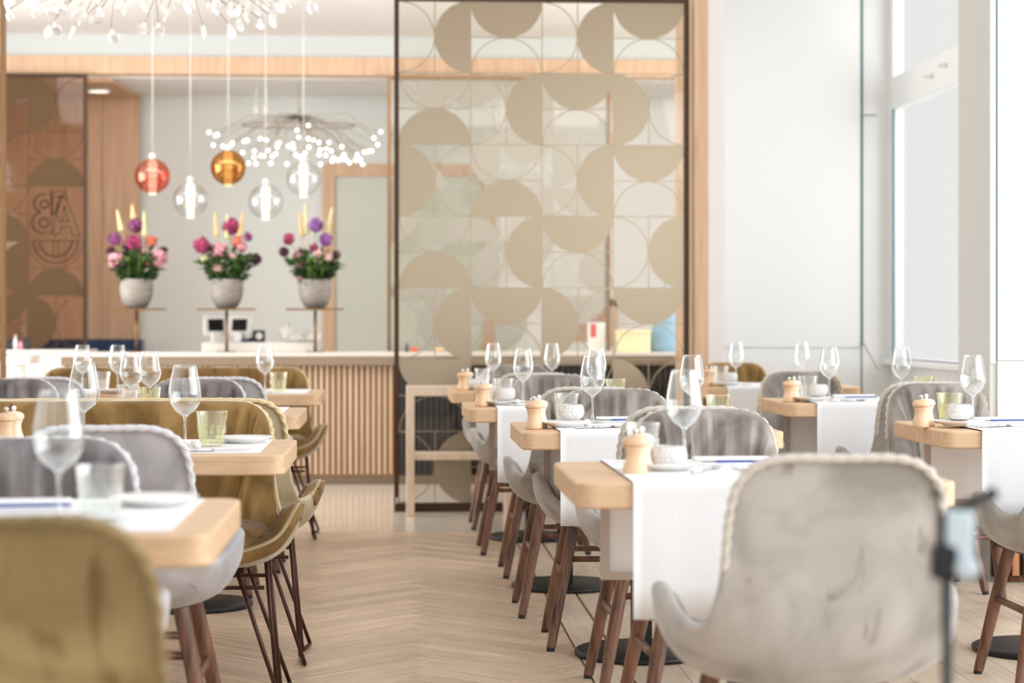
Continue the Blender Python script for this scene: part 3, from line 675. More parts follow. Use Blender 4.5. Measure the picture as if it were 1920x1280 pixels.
t = thing('pump_bottle', on_bar(763, 0.2), 0, 'small dark bottle on the bar behind the screen, left of the bowls', 'bottle')
MB().lathe([(0.001, 0), (0.012, 0), (0.012, 0.035), (0.005, 0.045), (0.005, 0.055), (0.001, 0.055)], 12).build('bottle_body', M['navy_box'], t, smooth=True)
MB().lathe([(0.001, 0.055), (0.006, 0.055), (0.006, 0.062), (0.001, 0.062)], 10).build('cap', M['black'], t)
# navy bench by the oak wall, with channel tufting
t = thing('navy_bench', (0, 0, 0), 0, 'navy blue channel-tufted bench back against the oak panelling', 'bench')
by_ = WY - 0.35; bz1 = PZ(220, 635, by_); x1_ = PX(266, by_); x0_ = -3.3
MB().box((x0_, by_ + 0.04, 0.42), (x1_, by_ + 0.2, bz1 - 0.01)).build('bench_frame', M['blue_pad'], t)
MB().box((x0_, by_ - 0.45, 0.0), (x1_, by_ + 0.04, 0.42)).build('bench_seat', M['blue_pad'], t, bevel=0.02)
chm = None
n_ = int((x1_ - x0_) / 0.05)
for i in range(n_):
    if chm is None: chm = o = MB().box((0.001, -0.01, 0.43), (0.049, 0.05, bz1)).build('channel', M['blue_pad'], t, bevel=0.014, seg=2)
    else: o = chm.copy(); COL.objects.link(o)
    o.location = (x1_ - 0.05 * (i + 1), by_, 0)
# white cabinet at the far left and little bottles on it
t = thing('white_sideboard', (0, 0, 0), 0, 'white low cabinet at the far left beside the bar end', 'cabinet')
cy_ = 14.7; cz = PZ(60, 656, cy_); a0, a1 = PX(-60, cy_), PX(160, cy_)
MB().box((a0, cy_, 0), (a1, cy_ + 0.45, cz - 0.03)).build('cabinet_body', M['white_wall'], t)
MB().box((a0 - .02, cy_ - 0.03, cz - 0.03), (a1 + .02, cy_ + 0.47, cz)).build('cabinet_top', M['counter'], t, bevel=0.004)
for i in range(3): MB().box((a0 + i * (a1 - a0) / 3 + 0.01, cy_ - 0.015, 0.05), (a0 + (i + 1) * (a1 - a0) / 3 - 0.01, cy_, cz - 0.06)).build('door', M['white_panel'], t, bevel=0.003)
t = thing('high_table', W(38, 0, 13.9).xy.to_3d(), 0, 'small white pedestal table before the white cabinet at far left', 'table')
hz = HC - (668 - 600) / F * 13.9
MB().box((-0.10, -0.2, hz - 0.05), (0.10, 0.2, hz)).build('table_top', M['plastic'], t, bevel=0.004); MB().box((-0.03, -0.03, 0.01), (0.03, 0.03, hz - 0.05)).build('column', M['plastic'], t); MB().box((-0.12, -0.15, 0), (0.12, 0.15, 0.012)).build('base', M['plastic'], t)
bl = Proto(None)
for i, (px, hh, mt, lb) in enumerate(((18, 0.06, 'navy_box', 'dark squat bottle on the white cabinet, leftmost'), (29, 0.11, 'plastic', 'white bottle on the white cabinet, tallest of them'), (39, 0.07, 'pink', 'pink bottle on the white cabinet, right of the white one'), (52, 0.08, 'navy_box', 'dark bottle on the white cabinet, rightmost'))):
    t = thing('table_bottle', (PX(px, cy_ + 0.15), cy_ + 0.15, cz), 0, lb, 'bottle', 'bottles on the white cabinet')
    MB().lathe([(0.001, 0), (0.016, 0), (0.016, hh * 0.6), (0.006, hh * 0.8), (0.006, hh), (0.001, hh)], 12).build('bottle_body', M[mt], t, smooth=True)
    MB().lathe([(0.001, hh), (0.008, hh), (0.008, hh + 0.01), (0.001, hh + 0.01)], 10).build('cap', M['black'], t)

# pendant globes above the bar
PY_ = BD + 0.25
def pendant(px, py, mat, tube, label, r=0.118):
    c = Vector((PX(px, PY_), PY_, PZ(px, py, PY_)))
    t = thing('globe_pendant', c, 0, label, 'pendant lamp', 'glass globe pendants over the bar')
    MB().ball((0, 0, 0), r, 36, 24).build('glass_globe', mat, t, smooth=True)
    MB().lathe([(0.001, -0.125), (0.024, -0.125), (0.026, -0.10), (0.031, 0.07), (0.030, 0.10), (0.020, 0.11), (0.001, 0.11)], 20).build('light_tube', tube, t, smooth=True)
    MB().lathe([(0.001, 0.108), (0.022, 0.108), (0.022, 0.145), (0.008, 0.155), (0.001, 0.155)], 18).build('socket_cap', M['plastic'], t, smooth=True)
    MB().tube([(0, 0, 0.15), (0, 0, FZ - c.z)], 0.0026, 8).build('cord', M['cord'], t, smooth=True)
pendant(286, 330, M['globe_red'], M['lamp'], 'rose red glass globe pendant, leftmost over the bar')
pendant(357, 374, M['globe_clear'], M['lamp'], 'clear glass globe pendant hanging low between the red and amber ones')
pendant(428, 314, M['globe_amber'], M['lamp_warm'], 'amber glass globe pendant, highest of the five')
pendant(498, 378, M['globe_clear'], M['lamp'], 'clear glass globe pendant hanging low, right of the amber one')
pendant(569, 335, M['globe_clear'], M['lamp'], 'clear glass globe pendant, rightmost over the bar')
# ceiling spots
def spot(px, py, Y, label, mat='copper_wire', r=0.05):
    p = Vector((PX(px, Y), Y, PZ(px, py, Y))); t = thing('ceiling_spot', p, 0, label, 'ceiling spot')
    MB().lathe([(0.001, 0.0), (r * .7, 0.0), (r, 0.02), (r, 0.05), (0.001, 0.05)], 20).build('housing', M[mat], t, smooth=True)
    MB().lathe([(0.001, -0.003), (r * .5, -0.003), (r * .5, 0.0), (0.001, 0.0)], 16).build('lens', M['lamp'], t)
    return t
spot(447, 148, BY + 0.5, 'copper ceiling spot above the amber pendant', 'coral'); spot(682, 150, BY + 0.5, 'copper ceiling spot near the doorway', 'coral')
t = thing('downlight', (PX(185, BY + .7), BY + 0.7, wz - 0.045), 0, 'round recessed downlight in the oak soffit', 'ceiling spot')
MB().lathe([(0.001, 0), (0.08, 0), (0.08, 0.012), (0.001, 0.012)], 24).build('lens', M['lamp'], t); MB().lathe([(0.08, 0), (0.092, 0), (0.092, 0.014), (0.08, 0.014)], 24, close=True).build('ring', M['frame_white'], t)
for px in (481, 499):
    t = thing('track_spot', Vector((PX(px, 16.2), 16.2, beam_b - 0.012)), 0, '%s white spotlight of the pair on the back room ceiling' % ('left' if px < 490 else 'right'), 'ceiling spot')
    MB().tube([(0, 0, 0), (0, 0, -0.16)], 0.006, 6).build('stem', M['plastic'], t); MB().lathe([(0.001, -0.22), (0.026, -0.22), (0.026, -0.15), (0.001, -0.15)], 14).build('lamp_head', M['plastic'], t, smooth=True)

# chandelier of fine branches with petal discs, top left
def chandelier(name, label, pts, hub, mode, seed):
    rnd = random.Random(seed); t = thing(name, hub, 0, label, 'chandelier')
    H = Vector(hub); MB().tube([(0, 0, 0), (0, 0, FZ - hub[2] if mode == 'near' else beam_b - 0.012 - hub[2])], 0.006, 6).build('stem', M['copper_wire'], t)
    br = MB()
    discs = None; bulb = None
    for p in pts:
        q = p - H; mid = q * 0.55 + Vector((rnd.uniform(-.08, .08), rnd.uniform(-.08, .08), rnd.uniform(0.0, 0.15)))
        br.tube([(0, 0, 0.05), tuple(mid), tuple(q)], 0.0022, 4)
        if mode == 'near':
            if bulb is None:
                bulb = MB().lathe([(0.001, 0.0), (0.007, -0.004), (0.014, -0.022), (0.012, -0.028), (0.001, -0.03)], 10).build('bulb', M['led'], t, smooth=True)
                discs = MB().lathe([(0.001, -0.012), (0.02, -0.018), (0.028, -0.038), (0.022, -0.06), (0.001, -0.072)], 12).build('petal_disc', M['petal_lamp'], t, smooth=True); discs.scale = (1, 0.35, 1)
                b1, d1_ = bulb, discs
            else:
                b1 = bulb.copy(); d1_ = discs.copy(); COL.objects.link(b1); COL.objects.link(d1_)
            e = (rnd.uniform(-.5, .5), rnd.uniform(-.5, .5), rnd.uniform(0, 6.28))
            b1.location = q; d1_.location = q; b1.rotation_euler = e; d1_.rotation_euler = e
            s = rnd.uniform(0.85, 1.2); d1_.scale = (s, 0.35 * s, s)
        else:
            if bulb is None: bulb = MB().ball((0, 0, 0), 0.012, 8, 6).build('bulb', M['led_far'], t, smooth=True); b1 = bulb
            else: b1 = bulb.copy(); COL.objects.link(b1)
            b1.location = q
    br.build('branches', M['copper_wire'], t, smooth=True)
    return t
rnd = random.Random(11); pts = []
for (px, py) in ((17, 25), (30, 10), (68, 14), (90, 8), (100, 48), (92, 55), (122, 15), (140, 55), (148, 20), (146, 6), (162, 30), (190, 22), (208, 62), (187, 28), (235, 12), (272, 50), (302, 15), (297, 50), (315, 24), (335, 5), (345, 8), (380, 55), (388, 12), (400, 8), (428, 52), (432, 12), (450, 15), (445, 40), (465, 8), (458, 30), (487, 42), (480, 10), (505, 35), (515, 30), (520, 12), (530, 6), (577, 8), (555, 2), (225, 4), (262, 6), (60, 4), (10, 6), (360, 2), (410, 2), (495, 3), (540, 3), (250, -12), (180, -10), (320, -14), (420, -15), (100, -14), (500, -12), (560, -16), (30, -15), (215, -20), (370, -22)):
    pts.append(W(px, py - 8, 9.6 + rnd.uniform(-0.35, 0.35)))
chandelier('branch_chandelier', 'chandelier of fine branches with white petal bulbs at top left', pts, W(290, -60, 9.6), 'near', 5)
pts = []
for (px, py) in ((392, 248), (404, 254), (408, 252), (400, 272), (418, 274), (434, 271), (436, 268), (455, 286), (458, 265), (464, 263), (488, 260), (477, 283), (466, 306), (476, 295), (480, 307), (489, 292), (495, 292), (502, 282), (511, 293), (517, 288), (508, 306), (520, 270), (524, 268), (520, 276), (541, 274), (549, 270), (550, 278), (538, 307), (555, 290), (563, 295), (568, 292), (572, 287), (557, 244), (560, 257), (578, 235), (578, 260), (588, 262), (598, 267), (579, 276), (600, 281), (598, 290), (612, 278), (621, 283), (617, 267), (611, 291), (625, 296), (623, 302), (634, 300), (640, 298), (648, 299), (601, 308), (645, 290), (669, 290), (667, 300), (674, 300), (675, 298), (683, 285), (690, 284), (697, 283), (708, 271), (701, 259), (714, 247), (641, 275), (499, 262), (655, 305), (680, 308)):
    pts.append(W(px, py, 15.9 + rnd.uniform(-0.12, 0.12)))
ch2 = chandelier('branch_chandelier', 'distant chandelier of tiny bright bulbs beyond the globe pendants', pts, W(560, 228, 15.9), 'far', 6)
MB().tube([(0.44 * cos(a_ / 16 * pi), 0.25 * sin(a_ / 16 * pi), -0.03) for a_ in range(32)], 0.006, 6, closed=True).build('ring', M['copper_wire'], ch2, smooth=True)

# ================================================================== SERVING TABLE (sideboard) BY THE SCREEN
sd = 11.36
p = W(762, 0, sd); zt = HC - (724 - 600) / F * sd
t = thing('serving_table', (p.x, p.y, 0), 0, 'pale oak serving table with low shelf before the glass screen', 'side table')
Ws = 0.60; Ds = 0.26; lg = 0.045
MB().box((0, 0, zt - 0.055), (Ws, Ds, zt)).build('table_top', M['oak_side'], t, bevel=0.004)
for (a, b_) in ((0, 0), (Ws - lg, 0), (0, Ds - lg), (Ws - lg, Ds - lg)): MB().box((a, b_, 0), (a + lg, b_ + lg, zt - 0.055)).build('leg', M['oak_side'], t, bevel=0.003)
zs = HC - (851 - 600) / F * sd
MB().box((lg * 0.2, 0.01, zs - 0.035), (Ws - lg * 0.2, Ds - 0.01, zs)).build('shelf', M['oak_side'], t, bevel=0.003)

# ================================================================== CHAIRS
RAYS = [
    [(0, .270, .845), (0, .240, .65), (0, .205, .49), (0, .13, .405)],
    [(.120, .268, .842), (.098, .244, .66), (.085, .207, .49), (.06, .13, .405)],
    [(.178, .258, .805), (.136, .240, .64), (.118, .198, .485), (.09, .12, .405)],
    [(.198, .243, .73), (.156, .222, .585), (.142, .180, .472), (.11, .105, .405)],
    [(.210, .220, .60), (.178, .192, .520), (.166, .150, .456), (.13, .085, .405)],
    [(.236, .165, .520), (.216, .133, .474), (.200, .098, .436), (.145, .055, .40)],
    [(.274, .070, .524), (.272, .055, .48), (.240, .035, .432), (.16, .02, .398)],
    [(.300, -.025, .562), (.290, -.03, .495), (.246, -.03, .432), (.16, -.02, .395)],
    [(.292, -.118, .552), (.278, -.12, .485), (.230, -.10, .425), (.15, -.07, .392)],
    [(.240, -.205, .478), (.222, -.19, .440), (.175, -.155, .410), (.11, -.10, .390)],
    [(.120, -.255, .440), (.112, -.23, .418), (.09, -.18, .40), (.06, -.11, .388)],
    [(0, -.266, .436), (0, -.238, .414), (0, -.185, .398), (0, -.12, .386)]]
loop = RAYS + [[(-p[0], p[1], p[2]) for p in r] for r in RAYS[-2:0:-1]]
CEN = Vector((0, 0, .380))
def shell_grid(nu, nv):
    L = len(loop); G = []
    for i in range(nu):
        s = i / nu * L; k = int(s); f_ = s - k; ctrl = []
        for j in range(4): ctrl.append(cr(*[Vector(loop[(k + o) % L][j]) for o in (-1, 0, 1, 2)], f_))
        ctrl = [CEN] + ctrl[::-1]                # centre -> rim
        row = []
        for v in range(nv + 1):
            q = v / nv * 4; a = min(int(q), 3); g = q - a
            P = [ctrl[max(a - 1, 0)], ctrl[a], ctrl[min(a + 1, 4)], ctrl[min(a + 2, 4)]]
            row.append(cr(*P, g))
        G.append(row)
    return G
def widen(p, dx):
    if not dx: return Vector(p)
    s = max(-1.0, min(1.0, p[0] / 0.12)); s = s * (1.5 - 0.5 * s * s)
    return Vector((p[0] + dx * s, p[1], p[2]))
def chair_meshes(dx, front_roll=False):
    nu, nv = 220, 18
    if dx: nu = 400
    G = shell_grid(nu, nv); inn = Vector((0, -0.03, 0.80))
    def nrm(i, v):
        a = G[(i + 1) % nu][v] - G[i - 1][v]; b_ = G[i][min(v + 1, nv)] - G[i][max(v - 1, 0)]
        n = a.cross(b_)
        if n.length < 1e-9: return Vector((0, 0, 1))
        n.normalize()
        if n.dot(inn - G[i][v]) < 0: n = -n
        return n
    def grid_mb(rows_):
        m = MB(); nn = len(rows_[0]); vs = [widen(p, dx) for r in rows_ for p in r]; U = len(rows_)
        m.add(vs, [(i * nn + v, ((i + 1) % U) * nn + v, ((i + 1) % U) * nn + v + 1, i * nn + v + 1) for i in range(U) for v in range(nn - 1)]); return m
    LP = len(loop)
    N_ = [nrm(i, nv) for i in range(nu)]; U_ = [(G[i][nv] - G[i][nv - 1]).normalized() for i in range(nu)]
    kk = max(2, nu // 60)
    def smo(A): return [sum((A[(i + j) % nu] for j in range(-kk, kk + 1)), Vector()).normalized() for i in range(nu)]
    N_ = smo(N_); U_ = smo(U_)
    def sdist(i): q = i / nu * LP; return min(q, LP - q)
    def wback(i):
        q = max(0.0, min(1.0, (4.4 - sdist(i)) / 1.4))
        if dx or front_roll: q = max(q, min(1.0, max(0.0, (sdist(i) - 5.3) / 1.3)))
        return q * q * (3 - 2 * q)
    NV = [smo([nrm(i, v) for i in range(nu)]) if v > 2 else [nrm(i, v) for i in range(nu)] for v in range(nv + 1)]
    def jn(i): d = (sdist(i) - 4.7) / 1.5; return 1 - 0.5 * math.exp(-d * d)
    rs = []
    for i in range(nu):
        th = (0.018 * wback(i) + 0.036 * (1 - wback(i))) * jn(i); lip = []
        for k in range(1, 6):
            f_ = pi * k / 6; lip.append(G[i][nv] + N_[i] * th / 2 * (1 - cos(f_)) + U_[i] * th / 2 * sin(f_))
        rs.append([G[i][v] for v in range(nv + 1)] + lip + [G[i][v] + NV[v][i] * th for v in range(nv, 7, -1)])
    shell = grid_mb(rs)
    rowsC = []
    for i in range(nu):
        s = i / nu * LP; wb = wback(i); n = N_[i]; up = U_[i]; th = (0.018 * wb + 0.036 * (1 - wb)) * jn(i); wp = max(0.0, min(1.0, (3.6 - sdist(i)) / 1.2)); wp = max(wp, 0.5 * wb if sdist(i) > 7 else 0)
        x = widen(G[i][nv], dx).x; q = x * 104 + 0.9 * sin(x * 31)
        plt = 0.75 - abs(sin(q * 0.5)) ** 0.6 * 1.3 + 0.25 * sin(x * 190)
        row = [G[i][nv] + n * (0.001 * wb + th * (1 - wb)) - up * 0.010, G[i][nv] + up * (0.006 * wb - 0.008 * (1 - wb)) + n * (0.006 * wb + (th - .002) * (1 - wb)), G[i][nv] + up * (0.007 * wb - 0.004 * (1 - wb)) + n * (0.022 * wb + (th + .004) * (1 - wb))]
        if sdist(i) > 6 and wb > .5: row[0] = G[i][nv] - n * 0.007 - up * 0.030; row[1] = G[i][nv] + up * 0.006 - n * (0.005 + 0.004 * abs(sin(x * 90)))
        for v in range(nv, 0, -1):
            t_ = v / nv
            h = 0.032 + 0.030 * sin(pi * min(1, (1 - t_) * 1.6 + 0.12)) * wb + 0.018 * (1 - wb)
            if t_ < 0.45: h = 0.035 + (h - 0.035) * max(0, (t_ - .3) / .15)
            if t_ > .35: h *= 1 - (1 - jn(i)) * min(1, (t_ - .35) * 3)
            fall = max(0.0, 1 - abs((1 - t_) - 0.10) / 0.46)
            amp = 0.021 * fall * wp * (0.3 if v == nv else 1)
            wr = 0.005 * sin(x * 17 + t_ * 19) * sin(t_ * 9 + x * 7) * (1 if .3 < t_ < .9 else 0) + 0.004 * abs(sin(x * 9 + t_ * 26)) * (1 if .35 < t_ < .8 else 0)
            row.append(G[i][v] + NV[v][i] * (h + plt * amp + wr * (jn(i) - .3)) - up * (0.010 if v == nv else 0.0))
        rowsC.append(row)
    cush = grid_mb(rowsC)
    # twisted cord along the outer rim
    path = []
    NU = 480 if not dx else 760
    Lp_ = len(loop)
    GG = shell_grid(NU, nv)
    SP = 3.75 / Lp_
    for i0 in range(int(-NU * SP), int(NU * SP) + 1):
        i = i0 % NU
        a = GG[(i + 1) % NU][nv] - GG[i - 1][nv]; b_ = GG[i][nv] - GG[i][nv - 1]; n = a.cross(b_).normalized()
        if n.dot(inn - GG[i][nv]) < 0: n = -n
        path.append(widen(GG[i][nv] - n * 0.007 + b_.normalized() * 0.004, dx))
    rope = MB(); dist = 0; seg = 8; vs = []; NP = len(path)
    for i in range(NP):
        tt = (path[min(i + 1, NP - 1)] - path[max(i - 1, 0)]).normalized(); a = tt.cross(Vector((0, 0.3, 1))).normalized(); b_ = tt.cross(a)
        dist += (path[i] - path[i - 1]).length if i else 0
        for k in range(seg):
            q = 2 * pi * k / seg; rr = (0.35 if i in (0, NP - 1) else 1) * 0.0078 * (1 + 0.30 * cos(2 * q + dist * 210)); vs.append(path[i] + a * cos(q) * rr + b_ * sin(q) * rr)
    rope.add(vs, [(i * seg + k, i * seg + (k + 1) % seg, (i + 1) * seg + (k + 1) % seg, (i + 1) * seg + k) for i in range(NP - 1) for k in range(seg)])
    # seat pad
    pad = MB(); nu2 = 48; prof = [(0.0, .505), (.45, .512), (.8, .508), (.93, .498), (1.0, .480), (.97, .462), (.85, .452), (0.0, .450)]
    vs = []
    for (r, z) in prof:
        for k in range(nu2):
            q = 2 * pi * k / nu2; c_, s_ = cos(q), sin(q); e = 0.62
            X = 0.215 * (abs(c_) ** e) * (1 if c_ >= 0 else -1) * max(r, 0.001); Y = -0.035 + 0.205 * (abs(s_) ** e) * (1 if s_ >= 0 else -1) * max(r, 0.001)
            zz = z + (0.004 * sin(q * 9 + r * 3) * (1 if .3 < r < .97 else 0)) - 0.02 * (1 if Y < -0.15 else 0) * r
            vs.append(widen((X, Y, zz), dx))
    pad.add(vs, [(i * nu2 + k, i * nu2 + (k + 1) % nu2, (i + 1) * nu2 + (k + 1) % nu2, (i + 1) * nu2 + k) for i in range(len(prof) - 1) for k in range(nu2)])
    return shell, cush, rope, pad
CACHE = {}
def make_chair(name, style, base, dx=0.0, cat='chair'):
    out, inn_, rp = {'grey': ('grey_out', 'grey_in', 'rope_grey'), 'lav': ('lav_out', 'lav_in', 'rope_lav'), 'mus': ('mus_out', 'mus_in', 'rope_mus'), 'musd': ('mus_dark', 'mus_in', 'mus_dark')}[style]
    key = (dx, base)
    if key not in CACHE: CACHE[key] = chair_meshes(dx, base == 'wire')
    sh, cu, ro, pa = CACHE[key]
    t = thing(name, (0, 0, 0), 0, 'x', cat)
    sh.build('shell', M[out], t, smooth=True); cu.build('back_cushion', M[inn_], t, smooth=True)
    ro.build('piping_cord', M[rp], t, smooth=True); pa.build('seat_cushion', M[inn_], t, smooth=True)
    if base == 'wood':
        wood_m = M['walnut']
        for sx_ in (-1, 1):
            for sy_ in (-1, 1):
                a = (sx_ * .165, sy_ * .135, .41); b_ = (sx_ * .245, sy_ * .205, .012)
                lg_ = MB().tube([a, ((a[0] + b_[0]) / 2, (a[1] + b_[1]) / 2, .22), b_], .019, 14, radii=[.0205, .0195, .0155]).build('leg', wood_m, t, smooth=True)
                autosmooth(lg_)
                MB().tube([(sx_ * .2455, sy_ * .2054, .013), (sx_ * .247, sy_ * .207, 0.0)], .0135, 12).build('glide', M['black_soft'], lg_)
            k = (.43 - .24) / .418
            MB().tube([(sx_ * (.165 + .08 * k), -(.135 + .07 * k), .24), (sx_ * (.165 + .08 * k), (.135 + .07 * k), .24)], .011, 10).build('stretcher', wood_m, t, smooth=True)
            k = (.43 - .30) / .418
            MB().tube([(-(.165 + .08 * k), sx_ * (.135 + .07 * k), .30), ((.165 + .08 * k), sx_ * (.135 + .07 * k), .30)], .010, 10).build('stretcher', wood_m, t, smooth=True)
    else:
        def wx(p): return tuple(widen(p, dx))
        for sx_ in (-1, 1):
            for sy_ in (-1, 1):
                a1 = wx((sx_ * .20, sy_ * .06, .41)); a2 = wx((sx_ * .12, sy_ * .15, .40)); f1 = wx((sx_ * .255, sy_ * .20, .008)); f2 = wx((sx_ * .235, sy_ * .07, .008))
                MB().tube([a2, f1], .0065, 8).tube([a1, f2], .0065, 8).tube([f1, f2], .0065, 8).build('leg', M['wire'], t, smooth=True)
        r1 = [wx(p) for p in ((-.2, -.14, .34), (.2, -.14, .34))]; r2 = [wx(p) for p in ((-.2, .14, .34), (.2, .14, .34))]
        MB().tube(r1, .006, 8).build('cross_wire', M['wire'], t); MB().tube(r2, .006, 8).build('cross_wire', M['wire'], t)
        MB().tube([wx((-.14, -.12, .385)), wx((.14, -.12, .385)), wx((.15, .11, .385)), wx((-.15, .11, .385))], .009, 8, closed=True).build('seat_frame', M['wire'], t)
    return t
DX = 0.49
P_grey = Proto(make_chair('dining_chair', 'grey', 'wood'))
P_lav = Proto(make_chair('dining_chair', 'lav', 'wood'))
P_mus = Proto(make_chair('dining_chair', 'mus', 'wire'))
P_musd = Proto(make_chair('dining_chair', 'musd', 'wire'))
P_love = Proto(make_chair('two_seat_bench', 'mus', 'wire', DX, 'bench'))
TO, AW = 0.0, pi      # toward the camera, away from it
def C(proto, X, d, rz, label, group): return proto.place((X, YD(X, d), 0), rz, label, group)
g1 = 'grey velvet dining chairs in the aisle row right of the aisle'
C(P_grey, .81, 3.97, AW, 'light grey velvet chair seen from behind, large in the right foreground', g1)
C(P_grey, .86, 5.33, TO + .04, 'grey velvet chair facing us on the far side of the nearest right table', g1)
C(P_grey, .84, 6.04, AW, 'grey velvet chair seen from behind at the second right table', g1)
C(P_grey, .77, 6.95, TO - .03, 'grey velvet chair facing us at the far side of the second right table', g1)
C(P_grey, .715, 7.70, AW, 'grey velvet chair seen from behind at the third table right of the aisle', g1)
C(P_grey, .72, 8.85, TO, 'grey velvet chair facing us at the far side of the third right table', g1)
C(P_grey, .66, 9.70, AW, 'grey velvet chair seen from behind at the farthest table of the aisle row', g1)
C(P_grey, .66, 10.85, TO, 'grey velvet chair facing us, farthest back in the aisle row', g1)
g2 = 'chairs in the row along the windows'
C(P_grey, 2.06, 6.12, AW, 'grey velvet chair cut by the right edge, brown legs before the dark table base', g2)
C(P_grey, 2.12, 7.62, TO + .06, 'grey velvet chair facing us behind the rightmost nearest window table', g2)
C(P_grey, 2.12, 8.32, AW, 'grey velvet chair seen from behind at the second window table', g2)
C(P_grey, 1.98, 9.42, TO + .2, 'grey velvet chair facing us beyond the second window table', g2)
C(P_mus, 1.96, 10.05, AW, 'mustard chair seen from behind before the farthest window table', g2)
C(P_mus, 1.95, 11.45, TO, 'pale mustard chair facing us beyond the farthest window table', g2)
g3 = 'chairs in the rows left of the aisle'
C(P_musd, -.50, 2.80, AW, 'mustard velvet chair seen from behind, large at the bottom left', g3)
C(P_lav, -.735, 3.95, TO, 'lavender grey chair facing us on the far side of the nearest left table', g3)
C(P_lav, -.675, 4.98, AW, 'lavender grey chair seen from behind with pale cord, at the second left table', g3)
gb = 'mustard velvet two-seat benches left of the aisle'
C(P_love, -1.06, 5.86, TO, 'mustard velvet bench facing us with pleated back behind the second left table', gb)
C(P_love, -1.03, 6.60, AW, 'mustard velvet bench with straw cord rim, back to back with the pleated one', gb)
C(P_lav, -.82, 8.20, TO, 'lavender grey chair facing us at the third left table', g3)
C(P_lav, -.755, 9.00, AW, 'lavender grey chair seen from behind, pale cord rim left of the far wine glass', g3)
C(P_lav, -1.60, 8.20, TO, 'lavender grey chair facing us, cut by the left edge beyond the benches', g3)
C(P_lav, -1.53, 9.00, AW, 'lavender grey chair seen from behind near the left edge before the far table', g3)
C(P_love, -.44 - .70, 10.30, TO, 'mustard velvet bench farthest back, in front of the bar', gb)

# ================================================================== TABLES, RUNNERS
TW, TD, TT, ZT = 0.83, 0.68, 0.055, 0.75
def make_table():
    t = thing('dining_table', (0, 0, 0), 0, 'x', 'table')
    r = 0.045; pts = []
    for (cx_, cy_, a0_) in ((TW / 2 - r, TD / 2 - r, 0), (-TW / 2 + r, TD / 2 - r, 90), (-TW / 2 + r, -TD / 2 + r, 180), (TW / 2 - r, -TD / 2 + r, 270)):
        for k in range(6): a = radians(a0_ + 90 * k / 5); pts.append((cx_ + r * cos(a), cy_ + r * sin(a)))
    MB().prism(pts, ZT - TT, ZT).build('table_top', M['oak'], t, bevel=0.005)
    MB().box((-.032, -.032, .02), (.032, .032, ZT - TT)).build('column', M['black'], t, bevel=0.003)
    MB().lathe([(0.001, 0), (.215, 0), (.22, .004), (.22, .016), (.21, .021), (0.001, .024)], 48).build('base_plate', M['black'], t, smooth=True)
    MB().box((-.16, -.16, ZT - TT - .006), (.16, .16, ZT - TT)).build('mount_plate', M['black'], t)
    return t
P_tab = Proto(make_table())
def make_runner(x0, x1, drop=0.29):
    """cloth across the table, hanging down in front and behind"""
    t = thing('table_runner', (0, 0, 0), 0, 'x', 'tablecloth')
    path = []; hd = TD / 2 + .003
    for z in (ZT - drop, ZT - drop * .75, ZT - drop * .5, ZT - drop * .25, ZT - .02): path.append((-hd - .004, z))
    for a in (150, 120, 95): path.append((-hd + .006 + .010 * cos(radians(a)) - .004, ZT - .006 + .010 * sin(radians(a))))
    for i in range(1, 12): path.append((-hd + i * 2 * hd / 12, ZT + .0035))
    for a in (85, 60, 30): path.append((hd - .006 + .010 * cos(radians(a)) + .004, ZT - .006 + .010 * sin(radians(a))))
    for z in (ZT - .02, ZT - drop * .25, ZT - drop * .5, ZT - drop * .75, ZT - drop): path.append((hd + .004, z))
    nx = 26; th = .002; m = MB(); vs = []
    for side in (0, 1):
        for (y, z) in path:
            for i in range(nx + 1):
                u = i / nx; x = x0 + (x1 - x0) * u; hang = max(0.0, (ZT - .03 - z) / drop); wv = .012 * hang * (sin(u * 11 + y * 3) + .5 * sin(u * 23))
                sg = -1 if y < 0 else 1; out = 0 if abs(y) < hd - .02 else 1
                yy = y + sg * wv * .6 + sg * .006 * hang; off = th * side
                vs.append((x, yy + sg * off * out, z + off * (1 - out)))
    n = len(path); k = (nx + 1)
    for side in (0, 1):
        b_ = side * n * k
        for j in range(n - 1):
            for i in range(nx): f_ = (b_ + j * k + i, b_ + j * k + i + 1, b_ + (j + 1) * k + i + 1, b_ + (j + 1) * k + i); m.f.append(f_ if side else f_[::-1])
    for j in range(n - 1):
        for e in (0, nx): m.f.append((j * k + e, (j + 1) * k + e, n * k + (j + 1) * k + e, n * k + j * k + e))
    for i in range(nx):
        for e in (0, n - 1): m.f.append((e * k + i, e * k + i + 1, n * k + e * k + i + 1, n * k + e * k + i))
    m.v = vs; m.build('cloth', M['linen'], t, smooth=True)
    h = MB(); hy = hd + .001
    h.box((x0 - .001, hy, ZT - drop - .004), (x0 + .022, hy + .0025, ZT - TT - .004)).box((x0 + .022, hy, ZT - drop - .004), (x1, hy + .0025, ZT - drop + .016))
    tag(h.build('hem', M['hem'], t), label='taupe hem on the underside')
    return t
P_run = Proto(make_runner(-.295, .295))
def make_mat():
    t = thing('place_mat', (0, 0, 0), 0, 'x', 'place mat')
    MB().box((-.36, -.30, 0), (.345, .30, .0025)).build('mat_sheet', M['linen'], t)
    return t
P_mat = Proto(make_mat())
TAB = {}
def T(key, X, d_front, label, where, runner=True):
    d = d_front + TD / 2; Y = YD(X, d); TAB[key] = (X, Y)
    P_tab.place((X, Y, 0), 0, label, 'oak two-seat dining tables')
    if runner: P_run.place((X, Y, 0), 0, 'white linen runner hanging over ' + where, 'linen table runners')
    else: P_mat.place((X, Y, ZT + .0005), 0, 'white cloth mat covering ' + where, 'cloth mats on the left tables')
T('T1', .805, 4.36, 'oak-topped table nearest on the right side of the aisle', 'the nearest right table')
